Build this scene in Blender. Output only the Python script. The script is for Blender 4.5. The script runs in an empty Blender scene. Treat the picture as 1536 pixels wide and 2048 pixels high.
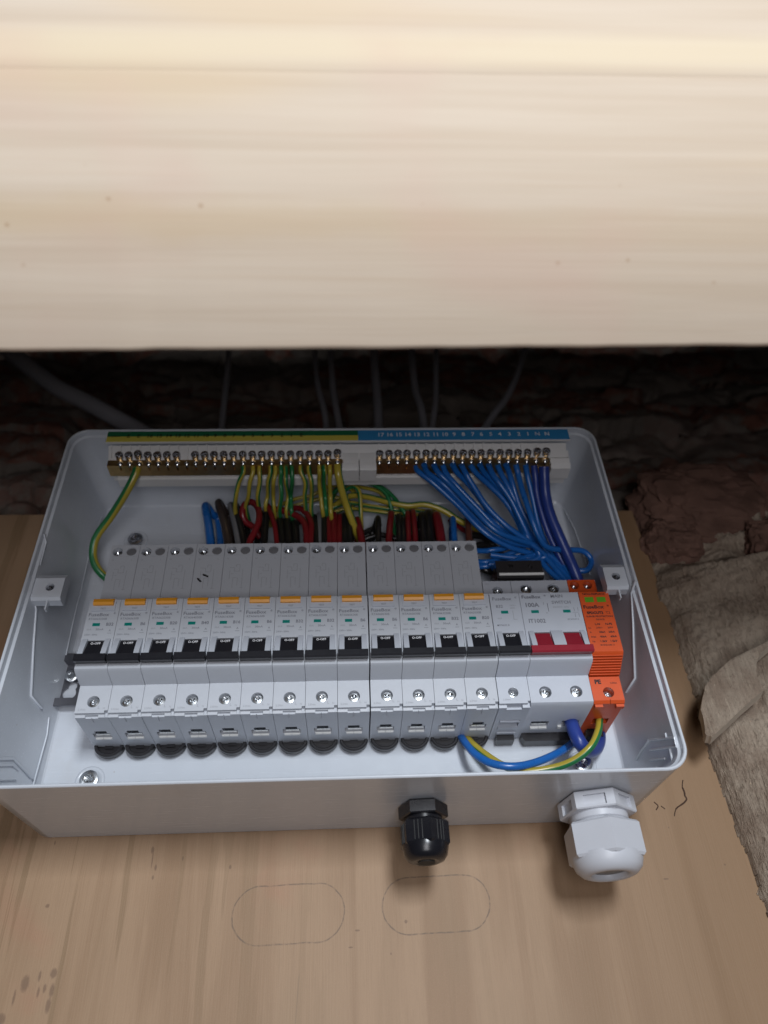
import bpy, bmesh, math, random
from mathutils import Vector, Matrix, noise as mnoise
random.seed(7)
sc = bpy.context.scene
COL = sc.collection
MM = 0.001
# All helpers take millimetres: X to the right, Z up, D out of the wall towards the room (Blender -Y).
# ------------------------------------------------------------------ camera
CX, CD, CZ, PITCH, YAW, ROLL, FPX = 148.3287, 456.4236, -224.6477, 0.68029, -0.06231, -0.04976, 1540.5632
def cam_axes():
    cp, sp, cy, sy, cr, sr = math.cos(PITCH), math.sin(PITCH), math.cos(YAW), math.sin(YAW), math.cos(ROLL), math.sin(ROLL)
    Rx = Matrix(((1,0,0),(0,cp,-sp),(0,sp,cp))); Rz = Matrix(((cy,-sy,0),(sy,cy,0),(0,0,1))); M = Rz @ Rx
    r, f, u = M @ Vector((1,0,0)), M @ Vector((0,1,0)), M @ Vector((0,0,1))
    return cr*r + sr*u, f, -sr*r + cr*u
AR, AF, AU = cam_axes()
cd_ = bpy.data.cameras.new('camera'); cam = bpy.data.objects.new('camera', cd_); COL.objects.link(cam); sc.camera = cam
mw = Matrix(((AR.x, AU.x, -AF.x, CX*MM), (AR.y, AU.y, -AF.y, -CD*MM), (AR.z, AU.z, -AF.z, CZ*MM), (0,0,0,1)))
cam.matrix_world = mw
cd_.sensor_fit = 'VERTICAL'; cd_.sensor_height = 36; cd_.sensor_width = 27; cd_.lens = FPX/2048*36
cd_.clip_start = 0.005; cd_.clip_end = 20
cd_.dof.use_dof = True; cd_.dof.focus_distance = 0.43; cd_.dof.aperture_fstop = 6.5
def at(u, v, d):
    """the point of the plane D=d (mm) met by photo pixel (u, v)"""
    q = AF + (u-768)/FPX*AR + (1024-v)/FPX*AU
    t = (CD-d)/q.y
    return (CX+t*q.x, d, CZ+t*q.z)      # X, D, Z
def atx(u, v, x):
    q = AF + (u-768)/FPX*AR + (1024-v)/FPX*AU
    t = (x-CX)/q.x
    return (x, CD-t*q.y, CZ+t*q.z)
# ------------------------------------------------------------------ world and lamps
w = bpy.data.worlds.new('World'); sc.world = w; w.use_nodes = True
w.node_tree.nodes['Background'].inputs[0].default_value = (0.75, 0.72, 0.75, 1)
w.node_tree.nodes['Background'].inputs[1].default_value = 0.004
def area(name, loc, target, sx, sz, power, col):
    l = bpy.data.lights.new(name, 'AREA'); l.shape = 'RECTANGLE'; l.size = sx*MM; l.size_y = sz*MM; l.energy = power; l.color = col
    o = bpy.data.objects.new(name, l); COL.objects.link(o)
    p = Vector((loc[0], -loc[1], loc[2]))*MM; t = Vector((target[0], -target[1], target[2]))*MM
    o.location = p; o.rotation_euler = (t-p).to_track_quat('-Z', 'Y').to_euler(); return o
area('room_light', (370, 1600, 50), (170, 40, -40), 220, 400, 18.5, (0.88, 0.94, 1.0))
area('low_fill_light', (190, 900, -470), (170, 60, 0), 300, 460, 3.1, (0.97, 0.96, 1.0))  # added fill from low in front, stands for no real lamp
sc.view_settings.view_transform = 'Standard'; sc.view_settings.look = 'None'; sc.view_settings.exposure = 0; sc.view_settings.gamma = 1
sc.cycles.max_bounces = 8

# ------------------------------------------------------------------ materials
def srgb(r, g, b):
    f = lambda c: (c/255/12.92 if c/255 <= .04045 else ((c/255+.055)/1.055)**2.4)
    return (f(r), f(g), f(b), 1)
def mat(name, col, rough=.4, metal=0, var=.06, scale=120, bump=0.0, bscale=900, spec=.5, coat=0):
    m = bpy.data.materials.new(name); m.use_nodes = True; nt = m.node_tree; N = nt.nodes; L = nt.links; b = N['Principled BSDF']
    tc = N.new('ShaderNodeTexCoord'); n = N.new('ShaderNodeTexNoise'); n.inputs['Scale'].default_value = scale; n.inputs['Detail'].default_value = 5
    L.new(tc.outputs['Object'], n.inputs['Vector'])
    mx = N.new('ShaderNodeMix'); mx.data_type = 'RGBA'
    mx.inputs[6].default_value = tuple(c*(1-var) for c in col[:3])+(1,); mx.inputs[7].default_value = tuple(min(1, c*(1+var)) for c in col[:3])+(1,)
    L.new(n.outputs['Fac'], mx.inputs[0]); L.new(mx.outputs[2], b.inputs['Base Color'])
    mr = N.new('ShaderNodeMapRange'); mr.inputs[3].default_value = rough*.8; mr.inputs[4].default_value = min(1, rough*1.25)
    L.new(n.outputs['Fac'], mr.inputs[0]); L.new(mr.outputs[0], b.inputs['Roughness'])
    b.inputs['Metallic'].default_value = metal; b.inputs['Specular IOR Level'].default_value = spec; b.inputs['Coat Weight'].default_value = coat
    if bump:
        n2 = N.new('ShaderNodeTexNoise'); n2.inputs['Scale'].default_value = bscale; L.new(tc.outputs['Object'], n2.inputs['Vector'])
        bp = N.new('ShaderNodeBump'); bp.inputs['Strength'].default_value = bump; bp.inputs['Distance'].default_value = .0003
        L.new(n2.outputs['Fac'], bp.inputs['Height']); L.new(bp.outputs[0], b.inputs['Normal'])
    return m
M = {}
M['box'] = mat('enclosure_plastic', (.57, .60, .65, 1), .22, var=.03, bump=.04, bscale=1500)
def scuffed(m):
    nt = m.node_tree; n = NB(nt.nodes, nt.links); b = nt.nodes['Principled BSDF']; v, x, y, z = coords(nt.nodes, nt.links)
    old = b.inputs['Base Color'].links[0].from_socket
    vo = nt.nodes.new('ShaderNodeTexVoronoi'); nt.links.new(n.mapping(v, (.11, .11, .11)), vo.inputs['Vector']); vo.inputs['Scale'].default_value = 1
    sp = nt.nodes.new('ShaderNodeSeparateColor'); nt.links.new(vo.outputs['Color'], sp.inputs[0])
    k = n.math('MULTIPLY', n.step(vo.outputs['Distance'], .06, .03), n.math('GREATER_THAN', sp.outputs[1], .7))
    c = n.mix(n.math('MULTIPLY', k, .5), old, (.30, .24, .18, 1))
    c = n.mix(n.step(n.noise(v, .035, 5, .6), .55, .8, 0, .16), c, (.42, .36, .30, 1))
    nt.links.new(c, b.inputs['Base Color'])
    sc_ = n.step(n.noise(n.mapping(v, (.05, 1.2, .9), (0,0,0), (.3, .5, .2)), 1, 3, .6), .62, .72, 0, .22)
    r0 = b.inputs['Roughness'].links[0].from_socket; nt.links.new(n.math('ADD', r0, sc_), b.inputs['Roughness'])
M['dev'] = mat('breaker_plastic', (.47, .49, .53, 1), .42, var=.03, bump=.12, bscale=3500)
M['devw'] = mat('switch_plastic', (.47, .495, .55, 1), .40, var=.03, bump=.1, bscale=3500)
M['black'] = mat('black_plastic', (.012, .012, .016, 1), .38, bump=.1)
M['clipblack'] = mat('clip_black_plastic', (.030, .028, .030, 1), .22)
M['orange_btn'] = mat('orange_button_plastic', (.72, .30, .02, 1), .4, bump=.1)
M['spd'] = mat('orange_plastic', (.60, .080, .014, 1), .42, bump=.1)
M['red'] = mat('red_plastic', (.27, .014, .028, 1), .38, bump=.08)
M['teal'] = mat('teal_window', (.0, .19, .16, 1), .3)
M['green'] = mat('green_window', (.10, .30, .02, 1), .3)
M['steel'] = mat('zinc_steel', (.66, .68, .70, 1), .25, 1, var=.15, scale=400)
M['rail'] = mat('galvanised_steel', (.20, .20, .22, 1), .42, 1, var=.12, scale=200)
M['blackmetal'] = mat('dark_screw_steel', (.52, .52, .55, 1), .25, 1, var=.3, scale=700)
M['brass'] = mat('brass', (.78, .52, .24, 1), .36, 1, var=.2, scale=300)
M['ink'] = mat('grey_print_ink', (.10, .10, .125, 1), .6)
M['inkl'] = mat('faint_print_ink', (.33, .34, .37, 1), .6)
M['inkm'] = mat('mid_print_ink', (.20, .205, .235, 1), .6)
M['inkb'] = mat('black_print_ink', (.01, .008, .01, 1), .6)
M['inkw'] = mat('white_print_ink', (.85, .85, .88, 1), .6)
M['labg'] = mat('green_label', (.012, .15, .06, 1), .4)
M['laby'] = mat('yellow_label', (.66, .56, .09, 1), .4)
M['labb'] = mat('blue_label', (.04, .26, .55, 1), .4)
M['holder'] = mat('holder_plastic', (.68, .67, .66, 1), .4, var=.04)
M['wy'] = mat('yellow_insulation', (.42, .33, .04, 1), .3, spec=.6)
M['wg'] = mat('green_insulation', (.015, .16, .05, 1), .3, spec=.6)
M['wb'] = mat('blue_insulation', (.012, .12, .42, 1), .28, spec=.6)
M['wdb'] = mat('dark_blue_insulation', (.02, .045, .235, 1), .34, spec=.5)
M['wr'] = mat('red_insulation', (.17, .010, .014, 1), .32, spec=.5)
M['wk'] = mat('black_insulation', (.012, .011, .011, 1), .3, spec=.5)
M['wn'] = mat('brown_insulation', (.10, .03, .018, 1), .32, spec=.5)
M['wkb'] = mat('dark_brown_insulation', (.045, .032, .028, 1), .3, spec=.5)
M['wgr'] = mat('grey_insulation', (.16, .16, .17, 1), .4, spec=.5)
M['sheath'] = mat('grey_cable_sheath', (.27, .265, .29, 1), .5)
M['glandw'] = mat('white_nylon', (.52, .53, .57, 1), .36, var=.03)
M['glandk'] = mat('black_nylon', (.010, .010, .013, 1), .26)
M['rubber'] = mat('black_rubber', (.02, .02, .02, 1), .7)
M['white'] = mat('white_clamp_plastic', (.72, .72, .70, 1), .35)
M['hole'] = mat('terminal_shadow_plastic', (.03, .03, .035, 1), .7)  # near-black colour standing in for shade inside the terminal openings

def nodes_of(name):
    m = bpy.data.materials.new(name); m.use_nodes = True; nt = m.node_tree
    return m, nt.nodes, nt.links, nt.nodes['Principled BSDF']
class NB:
    def __init__(s, N, L): s.N, s.L = N, L
    def put(s, sock, v):
        if isinstance(v, (int, float)): sock.default_value = v
        elif isinstance(v, tuple): sock.default_value = v
        else: s.L.new(v, sock)
    def math(s, op, a, b=0., c=0., clamp=False):
        n = s.N.new('ShaderNodeMath'); n.operation = op; n.use_clamp = clamp
        for i, v in enumerate((a, b, c)): s.put(n.inputs[i], v)
        return n.outputs[0]
    def mix(s, f, a, b, mode='MIX'):
        n = s.N.new('ShaderNodeMix'); n.data_type = 'RGBA'; n.blend_type = mode
        s.put(n.inputs[0], f); s.put(n.inputs[6], a); s.put(n.inputs[7], b); return n.outputs[2]
    def noise(s, vec, scale, detail=4, rough=.5, dist=0):
        n = s.N.new('ShaderNodeTexNoise'); s.L.new(vec, n.inputs['Vector']); n.inputs['Scale'].default_value = scale
        n.inputs['Detail'].default_value = detail; n.inputs['Roughness'].default_value = rough; n.inputs['Distortion'].default_value = dist
        return n.outputs['Fac']
    def mapping(s, vec, scale=(1,1,1), loc=(0,0,0), rot=(0,0,0)):
        n = s.N.new('ShaderNodeMapping'); s.L.new(vec, n.inputs[0]); n.inputs[1].default_value = loc; n.inputs[2].default_value = rot; n.inputs[3].default_value = scale
        return n.outputs[0]
    def step(s, v, a, b, lo=0., hi=1.):
        n = s.N.new('ShaderNodeMapRange'); n.interpolation_type = 'SMOOTHSTEP'; s.put(n.inputs[0], v)
        n.inputs[1].default_value = a; n.inputs[2].default_value = b; n.inputs[3].default_value = lo; n.inputs[4].default_value = hi
        return n.outputs[0]
    def bump(s, h, strength, dist, b):
        n = s.N.new('ShaderNodeBump'); n.inputs['Strength'].default_value = strength; n.inputs['Distance'].default_value = dist
        s.L.new(h, n.inputs['Height']); s.L.new(n.outputs[0], b.inputs['Normal'])
def coords(N, L, k=1000.0):
    tc = N.new('ShaderNodeTexCoord'); v = N.new('ShaderNodeVectorMath'); v.operation = 'SCALE'; v.inputs[3].default_value = k
    L.new(tc.outputs['Object'], v.inputs[0]); sp = N.new('ShaderNodeSeparateXYZ'); L.new(v.outputs[0], sp.inputs[0])
    return v.outputs[0], sp.outputs[0], sp.outputs[1], sp.outputs[2]

# plywood: coordinates in mm
def plywood():
    m, N, L, b = nodes_of('plywood_face'); n = NB(N, L); v, x, y, z = coords(N, L)
    g1 = n.noise(n.mapping(v, (.045, .02, .0035)), 1, 5, .55, .6)
    g2 = n.noise(n.mapping(v, (.075, .05, .0045), (7, 0, 3)), 1, 4, .55, .5)
    g4 = n.noise(n.mapping(v, (2.6, 1, .12), (5, 1, 0)), 1, 3, .7)
    g3 = n.noise(n.mapping(v, (1.2, 1, .03), (2, 0, 0)), 1, 3, .6)
    c = n.mix(n.step(g1, .38, .62), (.300, .190, .112, 1), (.365, .240, .148, 1))
    leftw = n.step(x, 160, -20)
    c = n.mix(n.math('MULTIPLY', n.step(g2, .545, .575), n.math('ADD', n.math('MULTIPLY', leftw, .42), .10)), c, (.215, .14, .075, 1))
    c = n.mix(n.math('MULTIPLY', n.step(g3, .4, .8), .18), c, (.22, .14, .085, 1))
    c = n.mix(n.step(g4, .50, .75, 0, .22), c, (.20, .13, .075, 1))
    c = n.mix(n.step(n.noise(v, 1.6, 3, .7), .45, .8, 0, .25), c, (.42, .30, .20, 1))
    p1 = n.noise(n.mapping(v, (.013, .01, .012), (31, 0, 5)), 1, 4, .6, .5)
    c = n.mix(n.step(p1, .58, .74, 0, .20), c, (.42, .17, .11, 1))
    p2 = n.noise(n.mapping(v, (.011, .01, .006), (3, 0, 55)), 1, 4, .55)
    c = n.mix(n.step(p2, .50, .68, 0, .40), c, (.30, .205, .125, 1))
    c = n.mix(n.step(x, 200., 370., 0., .6), c, (.20, .115, .055, 1))  # falloff of light painted in: board browner and darker to the right
    # small dark knots and dents
    vo = N.new('ShaderNodeTexVoronoi'); vo.inputs['Scale'].default_value = 1; L.new(n.mapping(v, (.045, .02, .020), (.3, 0, .6)), vo.inputs['Vector'])
    k = n.step(vo.outputs['Distance'], .085, .035)
    sep = N.new('ShaderNodeSeparateColor'); L.new(vo.outputs['Color'], sep.inputs[0])
    k = n.math('MULTIPLY', k, n.math('GREATER_THAN', sep.outputs[0], .9))
    k = n.math('MULTIPLY', k, n.step(n.noise(v, .9, 2), .3, .55))
    c = n.mix(n.math('MULTIPLY', k, .75), c, (.10, .075, .065, 1))
    # knot cluster at lower left
    for (kx, kz, rx, rz) in ((-16,-158,2,3.6),(-2.8,-154,1.7,2.2),(-2,-161.5,1.1,3),(-2.4,-168,1.2,3.2),(-5.8,-160.5,.8,2),(-9.5,-155,.7,2.4),(-8.6,-162,.6,2.4),(-20,-164,.6,3.4),(-24,-173,2.2,2.6),(-13.2,-122.5,1.1,1.0),(38.2,-95.7,.9,1.9),(41.2,-105,.7,1.5),(38.8,-101,.35,4.5),(40.4,-110,.6,1.2),(55.5,-100.7,.4,1.2),(-16.5,-90.3,.5,1.2),(82,-106,.7,1.1),(151.7,-139.6,1.3,.5),(148,-147.4,1.3,.4),(177.6,-136.2,.9,.9),(323.6,-119.6,1.6,.45),(359.3,-113.2,.6,.5),(332.7,-92.2,.4,.4),(169,-151,.4,.6)):
        dx = n.math('DIVIDE', n.math('SUBTRACT', x, kx), rx); dz = n.math('DIVIDE', n.math('SUBTRACT', z, kz), rz)
        r2 = n.math('ADD', n.math('MULTIPLY', dx, dx), n.math('MULTIPLY', dz, dz))
        c = n.mix(n.math('MULTIPLY', n.step(n.math('ADD', r2, n.math('MULTIPLY', n.noise(v, .8, 2), .9)), 2.1, .7), .55), c, (.13, .08, .055, 1))
    # pencilled slot outlines
    nz = n.noise(v, .11, 3); nz2 = n.noise(v, .35, 3)
    for (cx, cz, hl, r, tilt, o) in ((115, -130.4, 15.6, 14.3, .02, 0), (194.6, -128.2, 15.2, 14.0, .02, .2)):
        xx = n.math('SUBTRACT', x, cx); zz = n.math('SUBTRACT', n.math('SUBTRACT', z, cz), n.math('MULTIPLY', xx, tilt))
        ax = n.math('MAXIMUM', n.math('SUBTRACT', n.math('ABSOLUTE', xx), hl), 0.)
        dist = n.math('SQRT', n.math('ADD', n.math('MULTIPLY', ax, ax), n.math('MULTIPLY', zz, zz)))
        dd = n.math('ABSOLUTE', n.math('SUBTRACT', n.math('ADD', dist, n.math('MULTIPLY', n.math('SUBTRACT', nz, .5), 1.6)), r))
        ln = n.math('MULTIPLY', n.step(dd, .60, .10), n.step(nz2, .30+.05*o, .6, .18, .66))
        c = n.mix(ln, c, (.115, .085, .065, 1))
    # panel pencil tick and a dark crack at the right of the box
    cx_ = n.math('ABSOLUTE', n.math('SUBTRACT', x, n.math('ADD', 121.5, n.math('MULTIPLY', n.math('ADD', z, 160.), .06))))
    c = n.mix(n.math('MULTIPLY', n.step(cx_, .35, .1), n.math('MULTIPLY', n.step(z, -158., -160.), .45)), c, (.2, .15, .1, 1))
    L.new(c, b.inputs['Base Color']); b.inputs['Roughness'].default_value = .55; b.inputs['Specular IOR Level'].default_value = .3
    n.bump(n.math('ADD', g3, n.math('MULTIPLY', g2, .6)), .25, .0004, b)
    return m
def pine():
    m, N, L, b = nodes_of('planed_pine'); n = NB(N, L); v, x, y, z = coords(N, L)
    g1 = n.noise(n.mapping(v, (.0022, .07, .075)), 1, 5, .6, .35)
    g2 = n.noise(n.mapping(v, (.006, .35, .4), (1, 2, 3)), 1, 4, .6)
    g3 = n.noise(n.mapping(v, (.0035, .03, .022), (9, 2, 5)), 1, 2, .5)
    c = n.mix(n.step(g1, .32, .68), (.565, .455, .345, 1), (.645, .54, .43, 1))
    c = n.mix(n.step(g2, .45, .75, 0, .20), c, (.56, .42, .30, 1))
    c = n.mix(n.step(g3, .52, .72, 0, .40), c, (.66, .50, .31, 1))
    # yellowish band with small resin specks
    band = n.math('MULTIPLY', n.step(n.math('ABSOLUTE', n.math('SUBTRACT', z, n.math('ADD', 27., n.math('MULTIPLY', n.noise(v, .03, 2), 6.)))), 6., 1.), .45)
    c = n.mix(n.math('MULTIPLY', band, n.step(x, 260., 60., .35, 1.)), c, (.56, .42, .26, 1))
    vo = N.new('ShaderNodeTexVoronoi'); L.new(n.mapping(v, (.07, .0, .14)), vo.inputs['Vector']); vo.inputs['Scale'].default_value = 1
    sp = n.math('MULTIPLY', n.step(vo.outputs['Distance'], .10, .03), n.step(n.math('ABSOLUTE', n.math('SUBTRACT', z, 29.)), 16., 3.))
    c = n.mix(n.math('MULTIPLY', sp, .45), c, (.36, .22, .12, 1))
    c = n.mix(n.step(n.math('ABSOLUTE', n.math('SUBTRACT', n.math('SUBTRACT', z, 68.), n.math('MULTIPLY', n.math('SUBTRACT', x, 150.), .0105))), 11., 2., 0., .75), c, (.70, .585, .42, 1))  # painted highlight: creamy band along the plank's lower edge
    pink = n.math('MULTIPLY', n.step(n.noise(n.mapping(v, (.01, .01, .012), (4, 4, 4)), 1, 3), .5, .7), .3)
    c = n.mix(pink, c, (.62, .40, .33, 1))
    L.new(c, b.inputs['Base Color']); b.inputs['Roughness'].default_value = .75; b.inputs['Specular IOR Level'].default_value = .25
    n.bump(n.math('ADD', g1, n.math('MULTIPLY', g2, .7)), .15, .0006, b)
    return m
def rough_lime():
    m, N, L, b = nodes_of('rough_plaster'); n = NB(N, L); v, x, y, z = coords(N, L)
    g1 = n.noise(v, .03, 5, .6); g2 = n.noise(n.mapping(v, (.55, .4, .07)), 1, 5, .65, .9); g3 = n.noise(v, .35, 6, .7)
    c = n.mix(n.step(g1, .35, .65), (.27, .20, .15, 1), (.42, .34, .265, 1))
    c = n.mix(n.step(g2, .56, .68, 0, .6), c, (.50, .41, .31, 1))
    c = n.mix(n.step(g3, .54, .72, 0, .6), c, (.14, .095, .07, 1))
    L.new(c, b.inputs['Base Color']); b.inputs['Roughness'].default_value = .85; b.inputs['Specular IOR Level'].default_value = .2
    n.bump(n.math('ADD', g3, n.math('MULTIPLY', g2, 1.1)), 1.0, .0022, b)
    return m
def masonry():
    m, N, L, b = nodes_of('rubble_masonry'); n = NB(N, L); v, x, y, z = coords(N, L)
    vo = N.new('ShaderNodeTexVoronoi'); L.new(n.mapping(v, (.007, .007, .012)), vo.inputs['Vector']); vo.inputs['Scale'].default_value = 1
    sep = N.new('ShaderNodeSeparateColor'); L.new(vo.outputs['Color'], sep.inputs[0])
    g = n.noise(v, .05, 5, .65)
    c = n.mix(n.step(sep.outputs[0], .35, .65), (.24, .105, .075, 1), (.22, .185, .16, 1))
    c = n.mix(n.step(g, .42, .62), c, (.24, .20, .17, 1))
    L.new(c, b.inputs['Base Color']); b.inputs['Roughness'].default_value = .95; b.inputs['Specular IOR Level'].default_value = .1
    n.bump(n.noise(v, .4, 6, .7), .9, .003, b)
    return m
scuffed(M['box'])
M['stonered'] = mat('reddish_stone', (.15, .085, .065, 1), .9, var=.7, scale=45, bump=1, bscale=250, spec=.1)
M['crack'] = mat('dark_wood_crack', (.06, .03, .018, 1), .9)
M['limepale'] = mat('fresh_plaster_break', (.50, .43, .35, 1), .9, var=.2, bump=.6)
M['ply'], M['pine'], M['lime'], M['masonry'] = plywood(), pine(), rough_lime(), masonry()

# ------------------------------------------------------------------ mesh helpers (mm, X/D/Z)
def P(x, d, z): return Vector((x*MM, -d*MM, z*MM))
def link(name, me, parent=None):
    o = bpy.data.objects.new(name, me); COL.objects.link(o)
    if parent: o.parent = parent
    return o
def tag(o, label, cat, group=None, kind=None):
    if label: o['label'] = label
    if cat: o['category'] = cat
    if group: o['group'] = group
    if kind: o['kind'] = kind
    return o
def empty(name, label, cat, loc=(0,0,0), group=None):
    o = bpy.data.objects.new(name, None); COL.objects.link(o); o.location = P(*loc); o.empty_display_size = .01
    return tag(o, label, cat, group)
def finish(bm, name, mats, parent=None, smooth=35, bevel=0, local=(0,0,0)):
    if bevel:
        ed = [e for e in bm.edges if len(e.link_faces) == 2 and e.calc_face_angle(0) > .5]
        bmesh.ops.bevel(bm, geom=ed, offset=bevel*MM, segments=2, affect='EDGES', profile=.6, clamp_overlap=True)
    bmesh.ops.recalc_face_normals(bm, faces=bm.faces)
    if any(local): bmesh.ops.translate(bm, verts=bm.verts, vec=-P(*local))
    me = bpy.data.meshes.new(name); bm.to_mesh(me); bm.free()
    for k in (mats if isinstance(mats, (list, tuple)) else [mats]): me.materials.append(M[k] if isinstance(k, str) else k)
    if smooth: me.shade_smooth(); me.set_sharp_from_angle(angle=math.radians(smooth))
    return link(name, me, parent)
def B(): return bmesh.new()
def box(bm, x0, x1, d0, d1, z0, z1, mi=0):
    vs = [bm.verts.new(P(x, d, z)) for x in (x0, x1) for d in (d0, d1) for z in (z0, z1)]
    for f in ((0,1,3,2),(4,6,7,5),(0,4,5,1),(2,3,7,6),(0,2,6,4),(1,5,7,3)):
        bm.faces.new([vs[i] for i in f]).material_index = mi
    return vs
def prism_x(bm, prof, x0, x1, mi=0):            # prof: (z, d) loop
    a = [bm.verts.new(P(x0, d, z)) for z, d in prof]; b = [bm.verts.new(P(x1, d, z)) for z, d in prof]; n = len(prof)
    bm.faces.new(a).material_index = mi; bm.faces.new(b[::-1]).material_index = mi
    for i in range(n): bm.faces.new((a[i], b[i], b[(i+1) % n], a[(i+1) % n])).material_index = mi
def prism_d(bm, prof, d0, d1, mi=0):            # prof: (x, z) loop
    a = [bm.verts.new(P(x, d0, z)) for x, z in prof]; b = [bm.verts.new(P(x, d1, z)) for x, z in prof]; n = len(prof)
    bm.faces.new(a[::-1]).material_index = mi; bm.faces.new(b).material_index = mi
    for i in range(n): bm.faces.new((a[i], a[(i+1) % n], b[(i+1) % n], b[i])).material_index = mi
def lathe(bm, c, axis, prof, seg=24, mi=0, hexa=None, rot=0):   # prof: (h, r) along the axis
    ax = {'d': P(0,1,0), 'z': P(0,0,1), 'x': P(1,0,0)}[axis].normalized()
    e1 = Vector((1,0,0)) if axis != 'x' else Vector((0,1,0)); e2 = ax.cross(e1)
    o = P(*c); rings = []
    for h, r in prof:
        rings.append([bm.verts.new(o + ax*h*MM + (e1*math.cos(2*math.pi*i/seg+rot) + e2*math.sin(2*math.pi*i/seg+rot))*max(r, 1e-3)*MM) for i in range(seg)])
    for a, b in zip(rings, rings[1:]):
        for i in range(seg): bm.faces.new((a[i], a[(i+1) % seg], b[(i+1) % seg], b[i])).material_index = mi
    bm.faces.new(rings[0][::-1]).material_index = mi; bm.faces.new(rings[-1]).material_index = mi
def smoothpath(pts, n=8):
    pts = [Vector(p) for p in pts]; q = [pts[0]*2-pts[1]] + pts + [pts[-1]*2-pts[-2]]; out = []
    for i in range(1, len(q)-2):
        p0, p1, p2, p3 = q[i-1:i+3]
        for k in range(n):
            t = k/n; out.append(.5*((2*p1)+(p2-p0)*t+(2*p0-5*p1+4*p2-p3)*t*t+(3*p1-p0-3*p2+p3)*t**3))
    out.append(pts[-1]); return out
def tube(bm, pts, r, seg=12, two=None, twist=0., smooth=8, mi=0, cap=True, phase=0.):
    """two: share of the ring that takes material 1"""
    path = smoothpath(pts, smooth) if smooth else [Vector(p) for p in pts]
    path = [P(*p) for p in path]; rings = []; nrm = None
    for i, p in enumerate(path):
        t = (path[min(i+1, len(path)-1)] - path[max(i-1, 0)]).normalized()
        if nrm is None:
            nrm = t.cross(Vector((.3, .2, .93))); nrm.normalize()
        nrm = (nrm - t*nrm.dot(t)).normalized(); bi = t.cross(nrm)
        ph = phase + twist*i/len(path); rr = (r[0]+(r[1]-r[0])*i/(len(path)-1)) if isinstance(r, tuple) else r
        rings.append([bm.verts.new(p+(nrm*math.cos(2*math.pi*k/seg+ph)+bi*math.sin(2*math.pi*k/seg+ph))*rr*MM) for k in range(seg)])
    for a, b in zip(rings, rings[1:]):
        for k in range(seg):
            f = bm.faces.new((a[k], a[(k+1) % seg], b[(k+1) % seg], b[k])); f.material_index = 1 if (two and k < seg*two) else mi
    if cap: bm.faces.new(rings[0][::-1]); bm.faces.new(rings[-1])
def evalcut(o, cutters, op='DIFFERENCE'):
    bm = B()
    for fn in cutters: fn(bm)
    bmesh.ops.recalc_face_normals(bm, faces=bm.faces)
    me = bpy.data.meshes.new('cut'); bm.to_mesh(me); bm.free(); c = bpy.data.objects.new('cut', me); COL.objects.link(c)
    c.parent = o.parent
    md = o.modifiers.new('b', 'BOOLEAN'); md.object = c; md.operation = op; md.solver = 'EXACT'; md.use_self = True
    dg = bpy.context.evaluated_depsgraph_get(); dg.update(); new = bpy.data.meshes.new_from_object(o.evaluated_get(dg))
    o.modifiers.clear(); old = o.data; o.data = new; bpy.data.objects.remove(c); bpy.data.meshes.remove(me)
    new.shade_smooth(); new.set_sharp_from_angle(angle=math.radians(35))
def lettering(name, items, parent, d, local=(0,0,0), extra=None):
    """one mesh for each printed panel"""
    def key(dd, z): return (dd > FD+.9, dd > FD+.6, dd > FD-1, z > 0) if parent.name.startswith(('circuit', 'main', 'surge')) and dd < FD-1 or dd > FD+.6 and dd < FD+2 else (dd > FD-1 and not parent.name.startswith('terminal'),)
    ks = {}
    for it in items: ks.setdefault(key(it[6] if len(it) > 6 else d, it[2]), ([], []))[0].append(it)
    for e in (extra or []): ks.setdefault(key(e[5] if len(e) > 5 else d, e[2]), ([], []))[1].append(e)
    for a_, b_ in ks.values(): o = lettering1(name, a_, parent, d, local, b_)
    return o
def lettering1(name, items, parent, d, local=(0,0,0), extra=None):
    """items: (text, x, z, size, material key, align). One thin mesh just proud of the plane D=d."""
    mats = []; bm = B()
    for it in items:
        txt, x, z, s, mk, al = it[:6]; dd = it[6] if len(it) > 6 else d
        cu = bpy.data.curves.new('t', 'FONT'); cu.body = txt; cu.size = 1; cu.align_x = al; cu.align_y = 'CENTER'; cu.resolution_u = 2; cu.offset = it[7] if len(it) > 7 else .012
        o = bpy.data.objects.new('t', cu); COL.objects.link(o); dg = bpy.context.evaluated_depsgraph_get(); dg.update()
        me = bpy.data.meshes.new_from_object(o.evaluated_get(dg)); bpy.data.objects.remove(o); bpy.data.curves.remove(cu)
        if mk not in mats: mats.append(mk)
        mi = mats.index(mk); off = len(bm.verts); sx = it[8] if len(it) > 8 else 1
        vs = [bm.verts.new(P(x+v.co.x*s*sx, dd, z+v.co.y*s)) for v in me.vertices]
        for p in me.polygons:
            try: bm.faces.new([vs[i] for i in p.vertices]).material_index = mi
            except ValueError: pass
        bpy.data.meshes.remove(me)
    for (x0, x1, z0, z1, mk, *r) in (extra or []):
        if mk not in mats: mats.append(mk)
        dd = r[0] if r else d
        f = bm.faces.new([bm.verts.new(P(x, dd, z)) for x, z in ((x0,z0),(x1,z0),(x1,z1),(x0,z1))]); f.material_index = mats.index(mk)
    if any(local): bmesh.ops.translate(bm, verts=bm.verts, vec=-P(*local))
    me = bpy.data.meshes.new(name); bm.to_mesh(me); bm.free()
    for k in mats: me.materials.append(M[k])
    return link(name, me, parent)
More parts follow.
